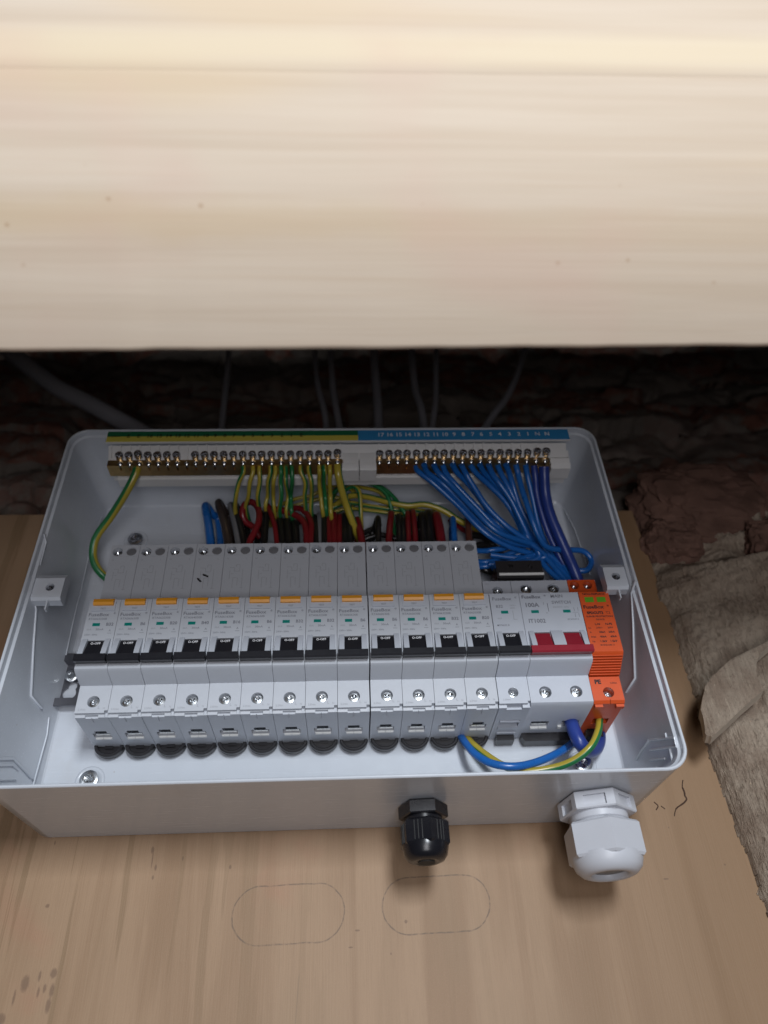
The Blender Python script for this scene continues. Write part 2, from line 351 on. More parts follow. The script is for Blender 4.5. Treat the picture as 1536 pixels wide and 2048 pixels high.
def screw(bm, x, d, z, r, axis='d', mi=0, ang=None, slot_only=False):
    """round screw head facing the room with a real cross recess"""
    ang = random.uniform(0, 3) if ang is None else ang
    seg = 24; o = P(x, d, z)
    def ring(rr, dd): return [bm.verts.new(o + Vector((math.cos(2*math.pi*i/seg)*rr*MM, -dd*MM, math.sin(2*math.pi*i/seg)*rr*MM))) for i in range(seg)]
    prof = [(r, -1.5), (r, -.15), (r*.85, .15), (r*.5, .3)]
    R_ = [ring(*p) for p in prof]
    for a, b in zip(R_, R_[1:]):
        for i in range(seg): bm.faces.new((a[i], a[(i+1) % seg], b[(i+1) % seg], b[i])).material_index = mi
    # inner cross recess: alternate depth around the ring gives four arms
    inner = []
    for i in range(seg):
        a = 2*math.pi*i/seg; k = abs(math.cos(2*(a-ang))) if not slot_only else abs(math.cos(a-ang))**.5
        dd = .3 - (1.1 if k > (.80 if not slot_only else .93) else 0.05); rr = r*.47
        inner.append(bm.verts.new(o + Vector((math.cos(a)*rr*MM, -dd*MM, math.sin(a)*rr*MM))))
    for i in range(seg): bm.faces.new((R_[-1][i], R_[-1][(i+1) % seg], inner[(i+1) % seg], inner[i])).material_index = mi
    c = bm.verts.new(o + Vector((0, 1.0*MM, 0)))
    for i in range(seg): bm.faces.new((inner[i], inner[(i+1) % seg], c)).material_index = mi
def copy_tree(root):
    c = root.copy(); COL.objects.link(c)
    for ch in list(root.children):
        k = ch.copy(); COL.objects.link(k); k.parent = c
        for g in list(ch.children):
            s = g.copy(); COL.objects.link(s); s.parent = k
    return c

# ================================================================== SETTING
XL, XR, ZT, ZB, D = -35.3, 318.4, 150.1, -89.9, 85.6
BL, BR, BT, BB = -30.5, 314.0, 147.0, -87.6
# plywood backboard
bm = B(); prism_d(bm, [(-320, -420), (379, -420), (379, -130), (375, -40), (372.5, 60), (369, 144), (200, 145.5), (-320, 147)], -18, 0)
board = finish(bm, 'plywood_board', 'ply', bevel=.4); tag(board, 'plywood backboard with two pencilled oval slots below the open box', 'board')
# rubble wall behind, a real uneven surface
def heightfield(name, x0, x1, z0, z1, nx, nz, fn, mk, keep=None, thick=25):
    bm = B(); g = {}
    for i in range(nx+1):
        for j in range(nz+1):
            x = x0+(x1-x0)*i/nx; z = z0+(z1-z0)*j/nz
            g[i, j] = bm.verts.new(P(x, fn(x, z), z))
    for i in range(nx):
        for j in range(nz):
            xm = x0+(x1-x0)*(i+.5)/nx; zm = z0+(z1-z0)*(j+.5)/nz
            if keep is None or keep(xm, zm): bm.faces.new((g[i,j], g[i+1,j], g[i+1,j+1], g[i,j+1]))
    for v in [v for v in bm.verts if not v.link_faces]: bm.verts.remove(v)
    # thickness
    back = {v: bm.verts.new(v.co+Vector((0, thick*MM, 0))) for v in list(bm.verts)}
    bed = [e for e in bm.edges if len(e.link_faces) == 1]; fs = list(bm.faces)
    for e in bed: bm.faces.new((e.verts[0], e.verts[1], back[e.verts[1]], back[e.verts[0]]))
    for f in fs: bm.faces.new([back[v] for v in reversed(f.verts)])
    return finish(bm, name, mk, smooth=60)
def rub(x, z):
    wx = x+26*mnoise.noise(Vector((x*.02, 3, z*.02)))+9*mnoise.noise(Vector((x*.07, 9, z*.07))); wz = z+22*mnoise.noise(Vector((x*.02, 13, z*.02)))+8*mnoise.noise(Vector((x*.08, 19, z*.08)))
    big = mnoise.noise(Vector((x*.006, 21, z*.006)))
    p = Vector((wx*(.006 if big > 0 else .009), 3.1, wz*(.011 if big > 0 else .015))); dd, pp = mnoise.voronoi(p)
    e = min(1, (dd[1]-dd[0])*5.5)
    h = 10*mnoise.noise(pp[0]*7.3)
    return -62 - (.45*max(0, z-190)) + (24+1.6*h)*e**.6 + 12*mnoise.noise(Vector((x*.011, 1, z*.013))) + 4*mnoise.fractal(Vector((x*.05, 5, z*.05)), .9, 2, 6)
wall = heightfield('rubble_wall', -460, 860, 40, 900, 360, 230, rub, 'masonry', thick=60)
tag(wall, 'dark rubble and brick wall in deep shade behind the board', 'wall')
# rough plaster face at the right
EDGE = [(-420,382),(-133,374),(-50,369.5),(-12,371.5),(0,371.5),(58,372),(66,368),(80,372),(95,373),(135,375),(300,376)]
def edge_x(z):
    pts = EDGE
    for (a, xa), (b, xb) in zip(pts, pts[1:]):
        if a <= z <= b: return xa+(xb-xa)*(z-a)/(b-a)
    return 360
def lime(x, z):
    t = max(0, x-edge_x(z)); up = max(0, min(1, (z-80)/12))
    base = 1 + 10*(1-math.exp(-t/5)) + .30*t
    g = .55*mnoise.noise(Vector((x*.3, 0, z*.03))) + 2.6*mnoise.fractal(Vector((x*.05, 2, z*.045)), .8, 2, 6) - 2.2*max(0, mnoise.noise(Vector((x*.12, 4, z*.05)))-.35)*4
    g += .9*max(0, min(1, (mnoise.noise(Vector((x*.45, 8, z*.11)))-.12)*6)) + .6*abs(mnoise.noise(Vector((x*.22, 2, z*.2))))*2
    r = 6*mnoise.fractal(Vector((x*.05, 7, z*.06)), .8, 2, 5)
    return base*(1-.55*up) + g*(1-up) + r*up - 6*up
lw = heightfield('plaster_wall', 340, 560, -420, 150, 260, 520, lime, 'lime',
                 keep=lambda x, z: x > edge_x(z)+1.8*mnoise.fractal(Vector((x*.1, 1, z*.14)), 1, 2, 4) and z < 122+14*mnoise.noise(Vector((x*.03, 0, 3)))+.1*(x-350), thick=40)
tag(lw, 'rough grooved plaster face filling the right side beside the board', 'wall')
# stones above the plaster at the right
for k, (x, z, rx, rz, dd, lab) in enumerate(((430, 150, 55, 38, -5, 'big rounded reddish stone at the right above the rough plaster'), (392, 112, 24, 20, -8, 'small squarish brown stone beside the top corner of the board'), (470, 100, 30, 24, 8, 'reddish stone fragment at the right edge, under the big rounded stone'))):
    bm = B(); bmesh.ops.create_icosphere(bm, subdivisions=5, radius=1)
    for v in bm.verts:
        n_ = 1+.20*mnoise.fractal(v.co*1.6+Vector((k*5, 0, 0)), .8, 2, 7)
        c = v.co*n_; c = Vector([math.copysign(abs(q)**.8, q) for q in c])
        f_ = 1-.10*abs(mnoise.noise(c*3.1))-.05*abs(mnoise.noise(c*9.0)); c = c*f_
        v.co = P(x+c.x*rx, dd+c.y*-22, z+c.z*rz)
    s_ = finish(bm, 'stone', 'stonered', smooth=14); tag(s_, lab, 'stone', 'stones in the rubble beside the board')
# broken flap of plaster
px = [(1405,1396),(1402,1418),(1408,1440),(1411,1466),(1424,1474),(1452,1448),(1490,1412),(1527,1380),(1518,1362),(1513,1349),(1514,1323),(1522,1305),(1540,1290),(1580,1262),(1580,1245),(1534,1283),(1494,1303),(1458,1322),(1425,1352),(1411,1372)]
bm = B(); fr = [at(u, v, 34+.04*(u-1400)) for u, v in px]
pts2 = []
for i, p in enumerate(fr):
    q_ = fr[(i+1) % len(fr)]
    for k in range(3):
        t = k/3; x = p[0]+(q_[0]-p[0])*t; z = p[2]+(q_[2]-p[2])*t; d_ = p[1]+(q_[1]-p[1])*t
        j = .7*mnoise.noise(Vector((x*.6, 0, z*.6))); pts2.append((x+j, d_, z+j))
a = [bm.verts.new(P(x, d_+mnoise.noise(Vector((x*.1, 0, z*.1)))*1.5, z)) for x, d_, z in pts2]; b_ = [bm.verts.new(P(x+1.5, d_-9, z-1)) for x, d_, z in pts2]
bm.faces.new(a); bm.faces.new(b_[::-1])
for i in range(len(a)): bm.faces.new((a[i], b_[i], b_[(i+1) % len(a)], a[(i+1) % len(a)])).material_index = 1
flap = finish(bm, 'plaster_flap', ['lime', 'limepale']); tag(flap, 'broken flap of plaster with a pale ragged edge and a dark gap under it', 'plaster piece')
# timber beam in front
zr = at(768, 695, 326)[2]
# its wide face leans towards the viewer; the sawn back edge is hidden behind the lower arris
TA = math.radians(36); A0 = (271.4, 3.8)
def bp(s_, t_): return (A0[1]+s_*math.sin(TA)+t_*math.cos(TA), A0[0]+s_*math.cos(TA)-t_*math.sin(TA))   # s along the face, t into the timber
bm = B()
prism_x(bm, [bp(0, 1.6), bp(.5, .5), bp(1.6, 0), bp(92.2, 0), bp(93.0, .8), bp(93.0, 48), bp(0, 48)], -400, 1250)
def skew():
    for v in bm.verts: v.co.z += (v.co.x/MM-150)*.0105*MM
skew()
bmesh.ops.subdivide_edges(bm, edges=[e for e in bm.edges if abs(e.verts[0].co.x-e.verts[1].co.x) > .5], cuts=400)
for v in bm.verts:
    if v.co.z < .012+(v.co.x-.15)*.0105: v.co.z += .5*MM*mnoise.fractal(Vector((v.co.x*40, 0, 2)), 1, 2, 3)
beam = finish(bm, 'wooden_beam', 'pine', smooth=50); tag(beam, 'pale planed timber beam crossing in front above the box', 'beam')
bm = B(); B0 = bp(92.5, .3); TB = math.radians(70)
def bq(s_, t_): return (B0[0]+s_*math.sin(TB)+t_*math.cos(TB), B0[1]+s_*math.cos(TB)-t_*math.sin(TB))
prism_x(bm, [bq(-.6, 6), bq(-.8, 1.2), bq(0, .1), bq(1.6, -.5), bq(4, -.9), bq(8, -1.1), bq(420, -1.2), bq(420, 40), bq(40, 60)], -400, 1250)  # upper part, out of view, extended to stop light passing over
skew()
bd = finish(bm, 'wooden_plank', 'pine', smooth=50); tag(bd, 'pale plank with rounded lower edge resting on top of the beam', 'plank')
# grey cables coming down behind the box
for i, (pts, r) in enumerate((([(-60,640,-8),(30,712,-8),(110,772,-8),(165,800,-9),(225,832,-10),(310,880,-10)], 7.5), ([(628,560,-60),(630,700,-34),(634,760,-22),(640,790,-20),(648,820,-16),(654,870,-12)], 2.6), ([(658,560,-60),(661,690,-34),(664,750,-22),(668,790,-20),(673,820,-16),(682,870,-12)], 3.0),
        ([(744,560,-60),(748,680,-34),(750,740,-22),(754,790,-20),(756,820,-16),(757,870,-12)], 4.0), ([(816,560,-60),(822,680,-34),(826,740,-22),(832,785,-20),(842,815,-16),(850,870,-12)], 3.4), ([(874,560,-60),(873,680,-34),(872,730,-22),(872,785,-20),(870,815,-16),(862,870,-12)], 2.6), ([(1080,600,-60),(1050,700,-34),(1030,760,-22),(1010,800,-20),(990,825,-16),(960,870,-12)], 3.2), ([(462,560,-70),(458,690,-48),(455,740,-40),(449,800,-36),(444,850,-30),(440,890,-26)], 3.0))):
    bm = B(); tube(bm, [at(u, v, d) for u, v, d in pts], r, 14)
    o = finish(bm, 'cable', 'sheath', smooth=60)
    tag(o, ('thick grey cable slanting down behind the top left corner of the box', 'leftmost of the thin grey cables dropping behind the box top, left of its twin', 'thin grey cable touching the leftmost one, on its right', 'middle grey cable dropping behind the box top, widest of the upright ones', 'grey cable behind the blue label strip, left of the narrow one', 'narrow grey cable behind the blue label strip', 'grey cable slanting left behind the right half of the blue label strip', 'faint grey cable dropping in the dark behind the green label strip')[i], 'cable', 'grey cables behind the box')

# ================================================================== ENCLOSURE
def rrect(x0, x1, z0, z1, r, d, seg=8):
    out = []
    for cx, cz, a0 in ((x1-r, z1-r, 0), (x0+r, z1-r, 90), (x0+r, z0+r, 180), (x1-r, z0+r, 270)):
        for k in range(seg+1):
            a = math.radians(a0+90*k/seg); out.append((cx+r*math.cos(a), d, cz+r*math.sin(a)))
    return out
enc = empty('electrical_enclosure', 'open white plastic box holding the whole row of breakers', 'enclosure', (141, 0, -88))
EO = (141, 0, -88)
FL = 12.0
bm = B()
loops = [rrect(BL+.6, BR-.6, BB+.6, BT-.6, 10, .3), rrect(BL, BR, BB, BT, 11, 1.2), rrect(XL+.2, XR-.2, ZB+.2, ZT-.2, 13, D-3),
         rrect(XL, XR, ZB, ZT, 13, D-.6), rrect(XL+.5, XR-.5, ZB+.5, ZT-.5, 12.5, D), rrect(XL+1.3, XR-1.3, ZB+1.3, ZT-1.3, 12, D),
         rrect(XL+1.7, XR-1.7, ZB+1.7, ZT-1.7, 11.6, D-.5), rrect(XL+1.9, XR-1.9, ZB+1.9, ZT-1.9, 11.4, D-4), rrect(XL+3.2, XR-3.2, ZB+3.2, ZT-3.2, 10, D-5),
         rrect(BL+2.6, BR-2.6, BB+2.6, BT-2.6, 8, FL+4), rrect(BL+3.4, BR-3.4, BB+3.4, BT-3.4, 6.5, FL+.9), rrect(BL+4.4, BR-4.4, BB+4.4, BT-4.4, 5.5, FL)]
R_ = [[bm.verts.new(P(*p)) for p in l] for l in loops]
bm.faces.new(R_[0])
for a, b in zip(R_, R_[1:]):
    n = len(a)
    for i in range(n): bm.faces.new((a[i], a[(i+1) % n], b[(i+1) % n], b[i]))
bm.faces.new(R_[-1])
shell = finish(bm, 'shell', 'box', enc, smooth=30, local=EO)
SCR = [at(180, 1562, FL), at(272, 1082, FL), at(1165, 1530, FL)]
SCR = [(x, z) for x, _, z in SCR]
# raised rings round the fixing screws
for x, z in SCR:
    bm = B(); lathe(bm, (x, FL-1, z), 'd', [(0, 8.6), (1.3, 8.4), (1.9, 7.6), (1.9, 6.6), (1.3, 6.0), (1.25, .1)], 40)
    finish(bm, 'screw_boss', 'box', enc, smooth=50, local=EO)
def onwall(u, v, side):
    x = -30 if side < 0 else 313
    for _ in range(6):
        p = atx(u, v, x); x = -25.8-.079*p[1]-.0 if side < 0 else 309.2+.0745*p[1]
    return p
# wall ribs
def rib(pts, r, name='rib'):
    bm = B(); tube(bm, pts, r, 8, smooth=0); return finish(bm, name, 'box', enc, smooth=60, local=EO)
rib([onwall(u, v, -1) for u, v in ((69,1198),(72,1220),(67,1290),(62,1391),(83,1416))], .75)
rib([onwall(u, v, 1) for u, v in ((1272,1160),(1263,1186),(1266,1240),(1270,1356),(1252,1384))], .75)
rib([onwall(u, v, -1) for u, v in ((98,1435),(94,1470),(66,1572))], .5)
rib([onwall(u, v, -1) for u, v in ((158,1195),(145,1250),(132,1310))], .45)
rib([onwall(u, v, -1) for u, v in ((205,1030),(180,1100),(157,1205))], .35)
rib([onwall(u, v, 1) for u, v in ((1129,1020),(1150,1060),(1180,1150))], .4)
rib([onwall(u, v, -1) for u, v in ((88,1068),(92,1085),(80,1130))], .6)
# lid-fixing tabs
def fix_tab(x0, x1, z0, z1, d, side):
    bm = B()
    prism_x(bm, [(z0, d-7), (z0, d-1.5), (z0+1.5, d), (z1-4, d), (z1, d-3), (z1, d-9)], x0, x1)
    t = finish(bm, 'lid_lug', 'box', enc, bevel=.7, local=EO)
    cx, cz = (x0+x1)/2+1.0*side, (z0+z1)/2-1
    evalcut(t, [lambda b: lathe(b, (cx-EO[0], d-6-EO[1], cz-EO[2]), 'd', [(0, 2.5), (9, 2.5)], 24)])
    bm = B(); lathe(bm, (cx, d-5.5, cz), 'd', [(0, 2.0), (4.4, 2.0), (5.2, 1.5), (6.6, .3)], 20)
    finish(bm, 'screw', 'blackmetal', t, local=EO)
    bm = B(); box(bm, cx-.4, cx+.4, d-4, d-1, z0-6, z0); finish(bm, 'rib', 'box', enc, local=EO)
fix_tab(-32.0, -15.5, 20.0, 38.5, 79, 1)
fix_tab(302.0, 315.6, 21.5, 40.5, 79, 0)
# latch frames in the lower corners
def latch(pts, r=.7): rib(pts, r, 'latch_rib')
latch([onwall(u, v, 1) for u, v in ((1298,1480),(1350,1475),(1354,1493),(1299,1500))], .7)
latch([onwall(u, v, 1) for u, v in ((1299,1520),(1330,1517))], .6)
latch([onwall(u, v, 1) for u, v in ((1340,1497),(1347,1530))], .8)
latch([onwall(u, v, 1) for u, v in ((1331,1466),(1333,1478))], .6)
latch([onwall(u, v, 1) for u, v in ((1298,1480),(1283,1500),(1271,1520))], .8)
latch([onwall(u, v, -1) for u, v in ((-20,1518),(26,1517),(34,1525),(64,1556))], .9)
latch([onwall(u, v, -1) for u, v in ((-20,1531),(25,1530),(34,1538))], .7)
latch([onwall(u, v, -1) for u, v in ((-20,1561),(30,1558))], .7)
# fixing screws of the box
for (x, z), lab in zip(SCR, ('zinc cross-head screw in the lower left of the box floor', 'dark screw in the box floor above the breakers at the left', 'zinc cross-head screw in the lower right of the box floor behind the looped wires')):
    bm = B(); screw(bm, x, FL+3.2, z, 5.2, ang=.6); lathe(bm, (x, FL-6, z), 'd', [(0, 2), (8, 2)], 12)
    o = finish(bm, 'screw', 'steel' if z < 0 else 'blackmetal', smooth=25); tag(o, lab, 'screw', 'screws fixing the box')

# ------------------------------------------------------------------ DIN rail
rail = empty('din_rail', 'galvanised mounting rail whose slotted left end shows beside the first breaker', 'rail', (140, 14, 0)); RO = (140, 14, 0)
RX0 = -27.0
bm = B()
prism_x(bm, [(-17.5, 19.5), (-17.5, 20.5), (-12.5, 20.5), (-12.5, 14.5), (12.5, 14.5), (12.5, 20.5), (17.5, 20.5), (17.5, 19.5), (13.5, 19.5), (13.5, 13.4), (-13.5, 13.4), (-13.5, 19.5)], RX0-2.5, 306)
ro = finish(bm, 'rail_body', 'rail', rail, local=RO)
def keyhole(b):
    lathe(b, (-22.6-140, -2, -6.6), 'd', [(0, 4.1), (5, 4.1)], 28); lathe(b, (-21.5-140, -2, -2), 'd', [(0, 2.8), (5, 2.8)], 20)
evalcut(ro, [keyhole])
bm = B(); screw(bm, -22.5, 18.2, 3.5, 3.9, ang=.3); lathe(bm, (-22.5, 8, 3.5), 'd', [(0, 1.8), (10, 1.8)], 12)
o = finish(bm, 'screw', 'steel', smooth=25); tag(o, 'shiny screw holding the left end of the mounting rail', 'screw')

# ================================================================== DEVICES
W = 17.8; G = .22; SD = 59.2; FD = 73.7; BK = 13.6
def holed(bm_fn, name, mk, parent, cuts, bevel=.45):
    bm = B(); bm_fn(bm); o = finish(bm, name, mk, parent, bevel=bevel)
    evalcut(o, cuts); return o
def cyl_cut(x, d, z, r, depth=4): return lambda b: lathe(b, (x, d-depth, z), 'd', [(0, r), (depth+3, r)], 28)
def box_cut(*a): return lambda b: box(b, *a)
def body_profile(top):
    return [(-41.8, BK), (-42.2, 56.8), (-40.6, 57.3), (-40.6, SD), (-24.6, SD+.2), (-22.6, FD-1.5), (-21.6, FD), (22.5, FD), (22.5, SD), (top, SD), (top, BK)]
def circuit(items, x0, z0, k=1.0):
    """faint wiring diagram printed on the upper half"""
    t = .28
    segs = [(0,3,0,t),(3,3+t,-3,0),(3,6.5,-3,-3+t),(6.5,6.5+t,-3,2.4),(4.2,6.5,2.4,2.4+t),(4.2,4.2+t,.6,2.4),(1,2.6,-5,-5+t),(.2,.2+t,-9,-2),(8.5,8.5+t,-16,-1),(7.6,9.6,-16,-16+t),(2.5,5,-8,-8+t),(2.5,2.5+t,-16,-8),(5.5,5.5+t,-14,-8)]
    return [(x0+a*k, x0+b*k, z0+c*k, z0+e*k, 'inkl') for a, b, c, e in segs]
def dolly(parent, x0, x1, mk='black', neck=((4.2, 13.6),), z0=-21.6):
    """lever in the off position: a neck in the slot and a wide bar at its foot"""
    bm = B()
    for a, b in neck: prism_x(bm, [(-4.6, FD-6), (-4.6, FD-.6), (-9.5, FD+1.4), (-15.2, FD+4.2), (-16.6, FD+3.4), (-17.6, FD-6)], a, b)
    prism_x(bm, [(-16.2, FD+.6), (-15.0, FD+4.6), (-15.8, FD+6.0), (-19.2, FD+6.2), (-20.0, FD+5.4), (-19.0, FD+.6)], x0, x1)
    return finish(bm, 'toggle_lever', mk, parent, bevel=.5)
def ears(parent, spans):
    for a, b in spans:
        bm = B(); prism_x(bm, [(-3.6, FD-1), (-3.6, FD+.7), (-6.5, FD+2.2), (-11, FD+3.6), (-15.4, FD+4.6), (-15.8, FD-1)], a, b)
        finish(bm, 'lever_guard', 'devw', parent, bevel=.5)
def rcbo():
    root = empty('circuit_breaker', '', '', (0, 0, 0))
    cuts = [cyl_cut(W/2+.2, SD, -34.0, 3.35, 3.2), cyl_cut(4.4, SD, 67.4, 3.1, 3.0), cyl_cut(12.9, SD, 67.4, 3.1, 1.2),
            box_cut(3.9, 13.9, 29.5, 35.5, -50, -33), box_cut(5.6, 12.2, 35.4, 38.4, -50, -33), box_cut(4.1, 13.7, FD-6.5, FD+3, -17.8, -4.2),
            box_cut(5.5, 12.5, 55.5, 58.2, -43.5, -40.9), box_cut(W-1.9, W+1, 56, 61, -42, -39.2), box_cut(8.6, 8.95, 50, 57.4, -43, -41.6)]
    holed(lambda b: prism_x(b, body_profile(72.6), G/2, W-G/2), 'body', 'dev', root, cuts)
    bm = B(); screw(bm, W/2+.2, SD-1.4, -34.0, 3.1, ang=.9); finish(bm, 'terminal_screw', 'steel', root, smooth=25)
    bm = B(); screw(bm, 4.4, SD-1.8, 67.0, 2.8, ang=.2, slot_only=True); finish(bm, 'terminal_screw', 'steel', root, smooth=25)
    bm = B(); lathe(bm, (12.9, SD-1.6, 67.4), 'd', [(0, 3.05), (.8, 3.0), (.9, 2.8)], 24); box(bm, 12.7, 13.1, SD-.75, SD-.6, 65.0, 69.8); finish(bm, 'blanking_plug', 'wgr', root)
    bm = B(); box(bm, 4.6, 8.75, 28.4, 29.9, -42.9, -41.9); box(bm, 9.0, 13.6, 28.4, 29.9, -42.9, -41.9)
    finish(bm, 'terminal_clamp', 'white', root, bevel=.3)
    bm = B(); box(bm, 5.4, 13.2, 31.2, 33.4, -41.4, -39.6); finish(bm, 'clamp_plate', 'steel', root, bevel=.3)
    bm = B(); box(bm, 4.0, 13.8, 29.6, 38.3, -39.2, -33.2); finish(bm, 'terminal_cage', 'hole', root)  # dark block filling the opening in place of its shade
    # test button on a small plate
    bm = B(); box(bm, 2.0, 15.4, FD-.2, FD+.7, 14.6, 22.0); finish(bm, 'button_surround', 'devw', root, bevel=.25)
    bm = B(); prism_x(bm, [(18.0, FD-2), (18.0, FD+1.9), (19.4, FD+2.7), (21.6, FD+2.2), (22.4, FD+1.1), (22.4, FD-2)], 2.9, 14.4); finish(bm, 'test_button', 'orange_btn', root, bevel=.35)
    ears(root, ((1.2, 4.1), (13.7, 16.6)))
    dv = dolly(root, .5, W-.5)
    bm = B(); box(bm, 4.5, 8.6, FD-.4, FD+.12, 5.0, 6.9); finish(bm, 'indicator_window', 'teal', root, bevel=.1)
    # rail clip: half ring of black plastic under the body
    bm = B(); pr = [(W/2+8.3*math.cos(a), -41.6+6.6*math.sin(a)) for a in [math.pi+math.pi*k/18 for k in range(19)]]
    prism_d(bm, pr, 13.2, 16.2); tube(bm, [(W/2+7.4*math.cos(a), 17.4, -41.4+6.3*math.sin(a)) for a in [math.pi+math.pi*k/12 for k in range(13)]], 1.15, 8, smooth=2); c = finish(bm, 'rail_clip', 'clipblack', root)
    bm = B(); box(bm, 6.6, 11.2, 16.3, 17.6, -43.6, -42.0); finish(bm, 'clip_tab', 'clipblack', root, bevel=.3)
    return root
def rcbo_print(root, rating, code, org):
    items = [('TEST', 8.7, 16.1, 1.5, 'inkm', 'CENTER', FD+.78), ('FuseBox', 1.0, 12.4, 3.0, 'inkm', 'LEFT', FD+.06, .02, 1.12), ('®', 15.0, 13.2, 1.7, 'inkm', 'LEFT', FD+.06),
             (code, 1.6, 9.6, 1.9, 'inkm', 'LEFT', FD+.06), (rating, 16.2, 6.0, 2.7, 'inkm', 'RIGHT', FD+.06, .03),
             ('30mA', 9.0, 2.8, 1.8, 'inkm', 'CENTER', FD+.06), ('6kA', 3.2, 2.8, 1.6, 'inkl', 'CENTER', FD+.06), ('A', 14.8, 2.0, 1.8, 'inkm', 'CENTER', FD+.06), ('230V~ 50Hz', 1.2, -.6, 1.4, 'inkm', 'LEFT', FD+.06),
             ('O-OFF', 8.9, -6.7, 1.9, 'inkw', 'CENTER', FD+1.0), ('2.5Nm', 1.6, -38.6, 1.5, 'inkl', 'LEFT', SD+.1), ('L', 12.6, -37.6, 2.2, 'inkl', 'CENTER', SD+.12), ('N', 15.4, -38.0, 1.6, 'inkl', 'CENTER', SD+.1),
             ('N', 2.5, 61.0, 1.7, 'inkl', 'CENTER', SD+.06), ('L', 14.2, 61.0, 1.7, 'inkl', 'CENTER', SD+.06), ('Load', 8.2, 33.5, 1.5, 'inkl', 'CENTER', SD+.06)]
    ex = circuit(None, 4.2, 54.0, .95) + [(1.6, 16.2, 63.6, 63.75, 'inkl'), (13.6, 16.0, .2, .45, 'inkm')]
    ex = [(a, b, c, e, mk, SD+.05 if c > 23 else FD+.05) for a, b, c, e, mk in ex]
    return lettering('lettering', items, root, 0, extra=ex)
ratings = ['B32', 'B6', 'B20', 'B40', 'B16', 'B6', 'B32', 'B32', 'B6', 'B6', 'B6', 'B32', 'B20']
labs = ['breaker at the left end of the row, beside the bare rail end, marked B32',
        'B6 breaker second from the left, between the end breaker and one marked B20',
        'B20 breaker third from the left, beside the one with pen dashes',
        'B40 breaker with two short black pen dashes on its upper face',
        'B16 breaker directly right of the one with pen dashes',
        'B6 breaker between the B16 one and a B32 one',
        'B32 breaker seventh from the left, between a B6 and another B32',
        'B32 breaker eighth from the left, with a pale glint on its black lever',
        'B6 breaker left of the wider dark gap that splits the row',
        'B6 breaker just right of the wider dark gap in the row',
        'B6 breaker eleventh from the left, between a B6 and a B32',
        'B32 breaker under the thick red wire, second tall breaker from the right',
        'last tall breaker at the right, beside the shorter grey breaker and black block']
proto = rcbo(); REC = []
for i in range(13):
    r = proto if i == 0 else copy_tree(proto)
    gap = .5 if i >= 9 else 0
    r.location = P(i*W+gap-.2, 0, random.uniform(-.15, .15)); tag(r, labs[i] if 'breaker' in labs[i] else labs[i], 'circuit breaker', 'tall breakers with orange test buttons')
    REC.append(r)
for i, r in enumerate(REC):
    for ch in r.children:
        if ch.name.startswith('terminal_screw') and i:
            a0 = random.uniform(-.9, .9); c0 = sum((Vector(q) for q in ch.bound_box), Vector())/8
            ch.matrix_local = Matrix.Translation(c0) @ Matrix.Rotation(a0, 4, 'Y') @ Matrix.Translation(-c0)
        if ch.name.startswith('toggle_lever'): ch.location.z = random.uniform(-.25, .25)*MM
for i, r in enumerate(REC): rcbo_print(r, ratings[i], 'RTA06%02d30B' % int(ratings[i][1:]), None)
# pen dashes
bm = B(); r = REC[3]
for (x0, z0, x1, z1) in ((3.0, 46.4, 5.4, 43.8), (6.0, 49.3, 9.4, 47.6)):
    tube(bm, [(x0, SD-.2, z0), ((x0+x1)/2, SD+.05, (z0+z1)/2), (x1, SD-.2, z1)], .62, 8, smooth=3)
finish(bm, 'pen_mark', 'inkb', r)

# single breaker B32 beside the main switch
X14 = 13*W+.5
mcb = empty('circuit_breaker', 'short B32 breaker without test button, between the tall ones and the red switch', 'circuit breaker', (0,0,0)); mcb.location = P(X14, 0, 0)
cuts = [cyl_cut(W/2-.1, SD, -34.0, 2.9, 4.5), cyl_cut(W/2, SD, 33.6, 3.3, 3.2), box_cut(4.1, 13.7, FD-6.5, FD+3, -17.8, -4.2),
        box_cut(3.0, 14.8, 27, 40, -50, -37.5), box_cut(4.2, 13.6, 8, 25, -50, -36), box_cut(4.5, 13.4, 54.5, 58.2, -45, -40.4), box_cut(W-1.6, W+1, 56.5, 61, -42, -39.2)]
holed(lambda b: prism_x(b, body_profile(41), G/2, W-G/2), 'body', 'devw', mcb, cuts)
for (z_, d_) in ((-34.0, SD-2.8), (33.6, SD-1.4)):
    bm = B(); screw(bm, W/2, d_, z_, 2.8, ang=.5); finish(bm, 'terminal_screw', 'steel', mcb, smooth=25)
bm = B(); box(bm, 3.2, 14.6, 37.8, 39.4, -42.6, -38); box(bm, 3.2, 14.6, 27.0, 31.0, -42.4, -38); finish(bm, 'terminal_clamp', 'devw', mcb, bevel=.3)
bm = B(); box(bm, 3.4, 14.4, 22.0, 24.0, -42.9, -38); finish(bm, 'clip_bridge', 'devw', mcb, bevel=.3)
ears(mcb, ((1.2, 4.1), (13.7, 16.6))); dolly(mcb, .5, W-.3)
bm = B(); box(bm, 5.6, 9.8, FD-.4, FD+.12, 8.6, 10.5); finish(bm, 'indicator_window', 'teal', mcb, bevel=.1)
bm = B(); box(bm, 3.6, 14.0, 13.4, 21, -46.0, -41); box(bm, 6, 7.4, 20.8, 21.6, -43.4, -42.4); box(bm, 10, 11.4, 20.8, 21.6, -43.4, -42.4); finish(bm, 'rail_clip', 'clipblack', mcb, bevel=.6)
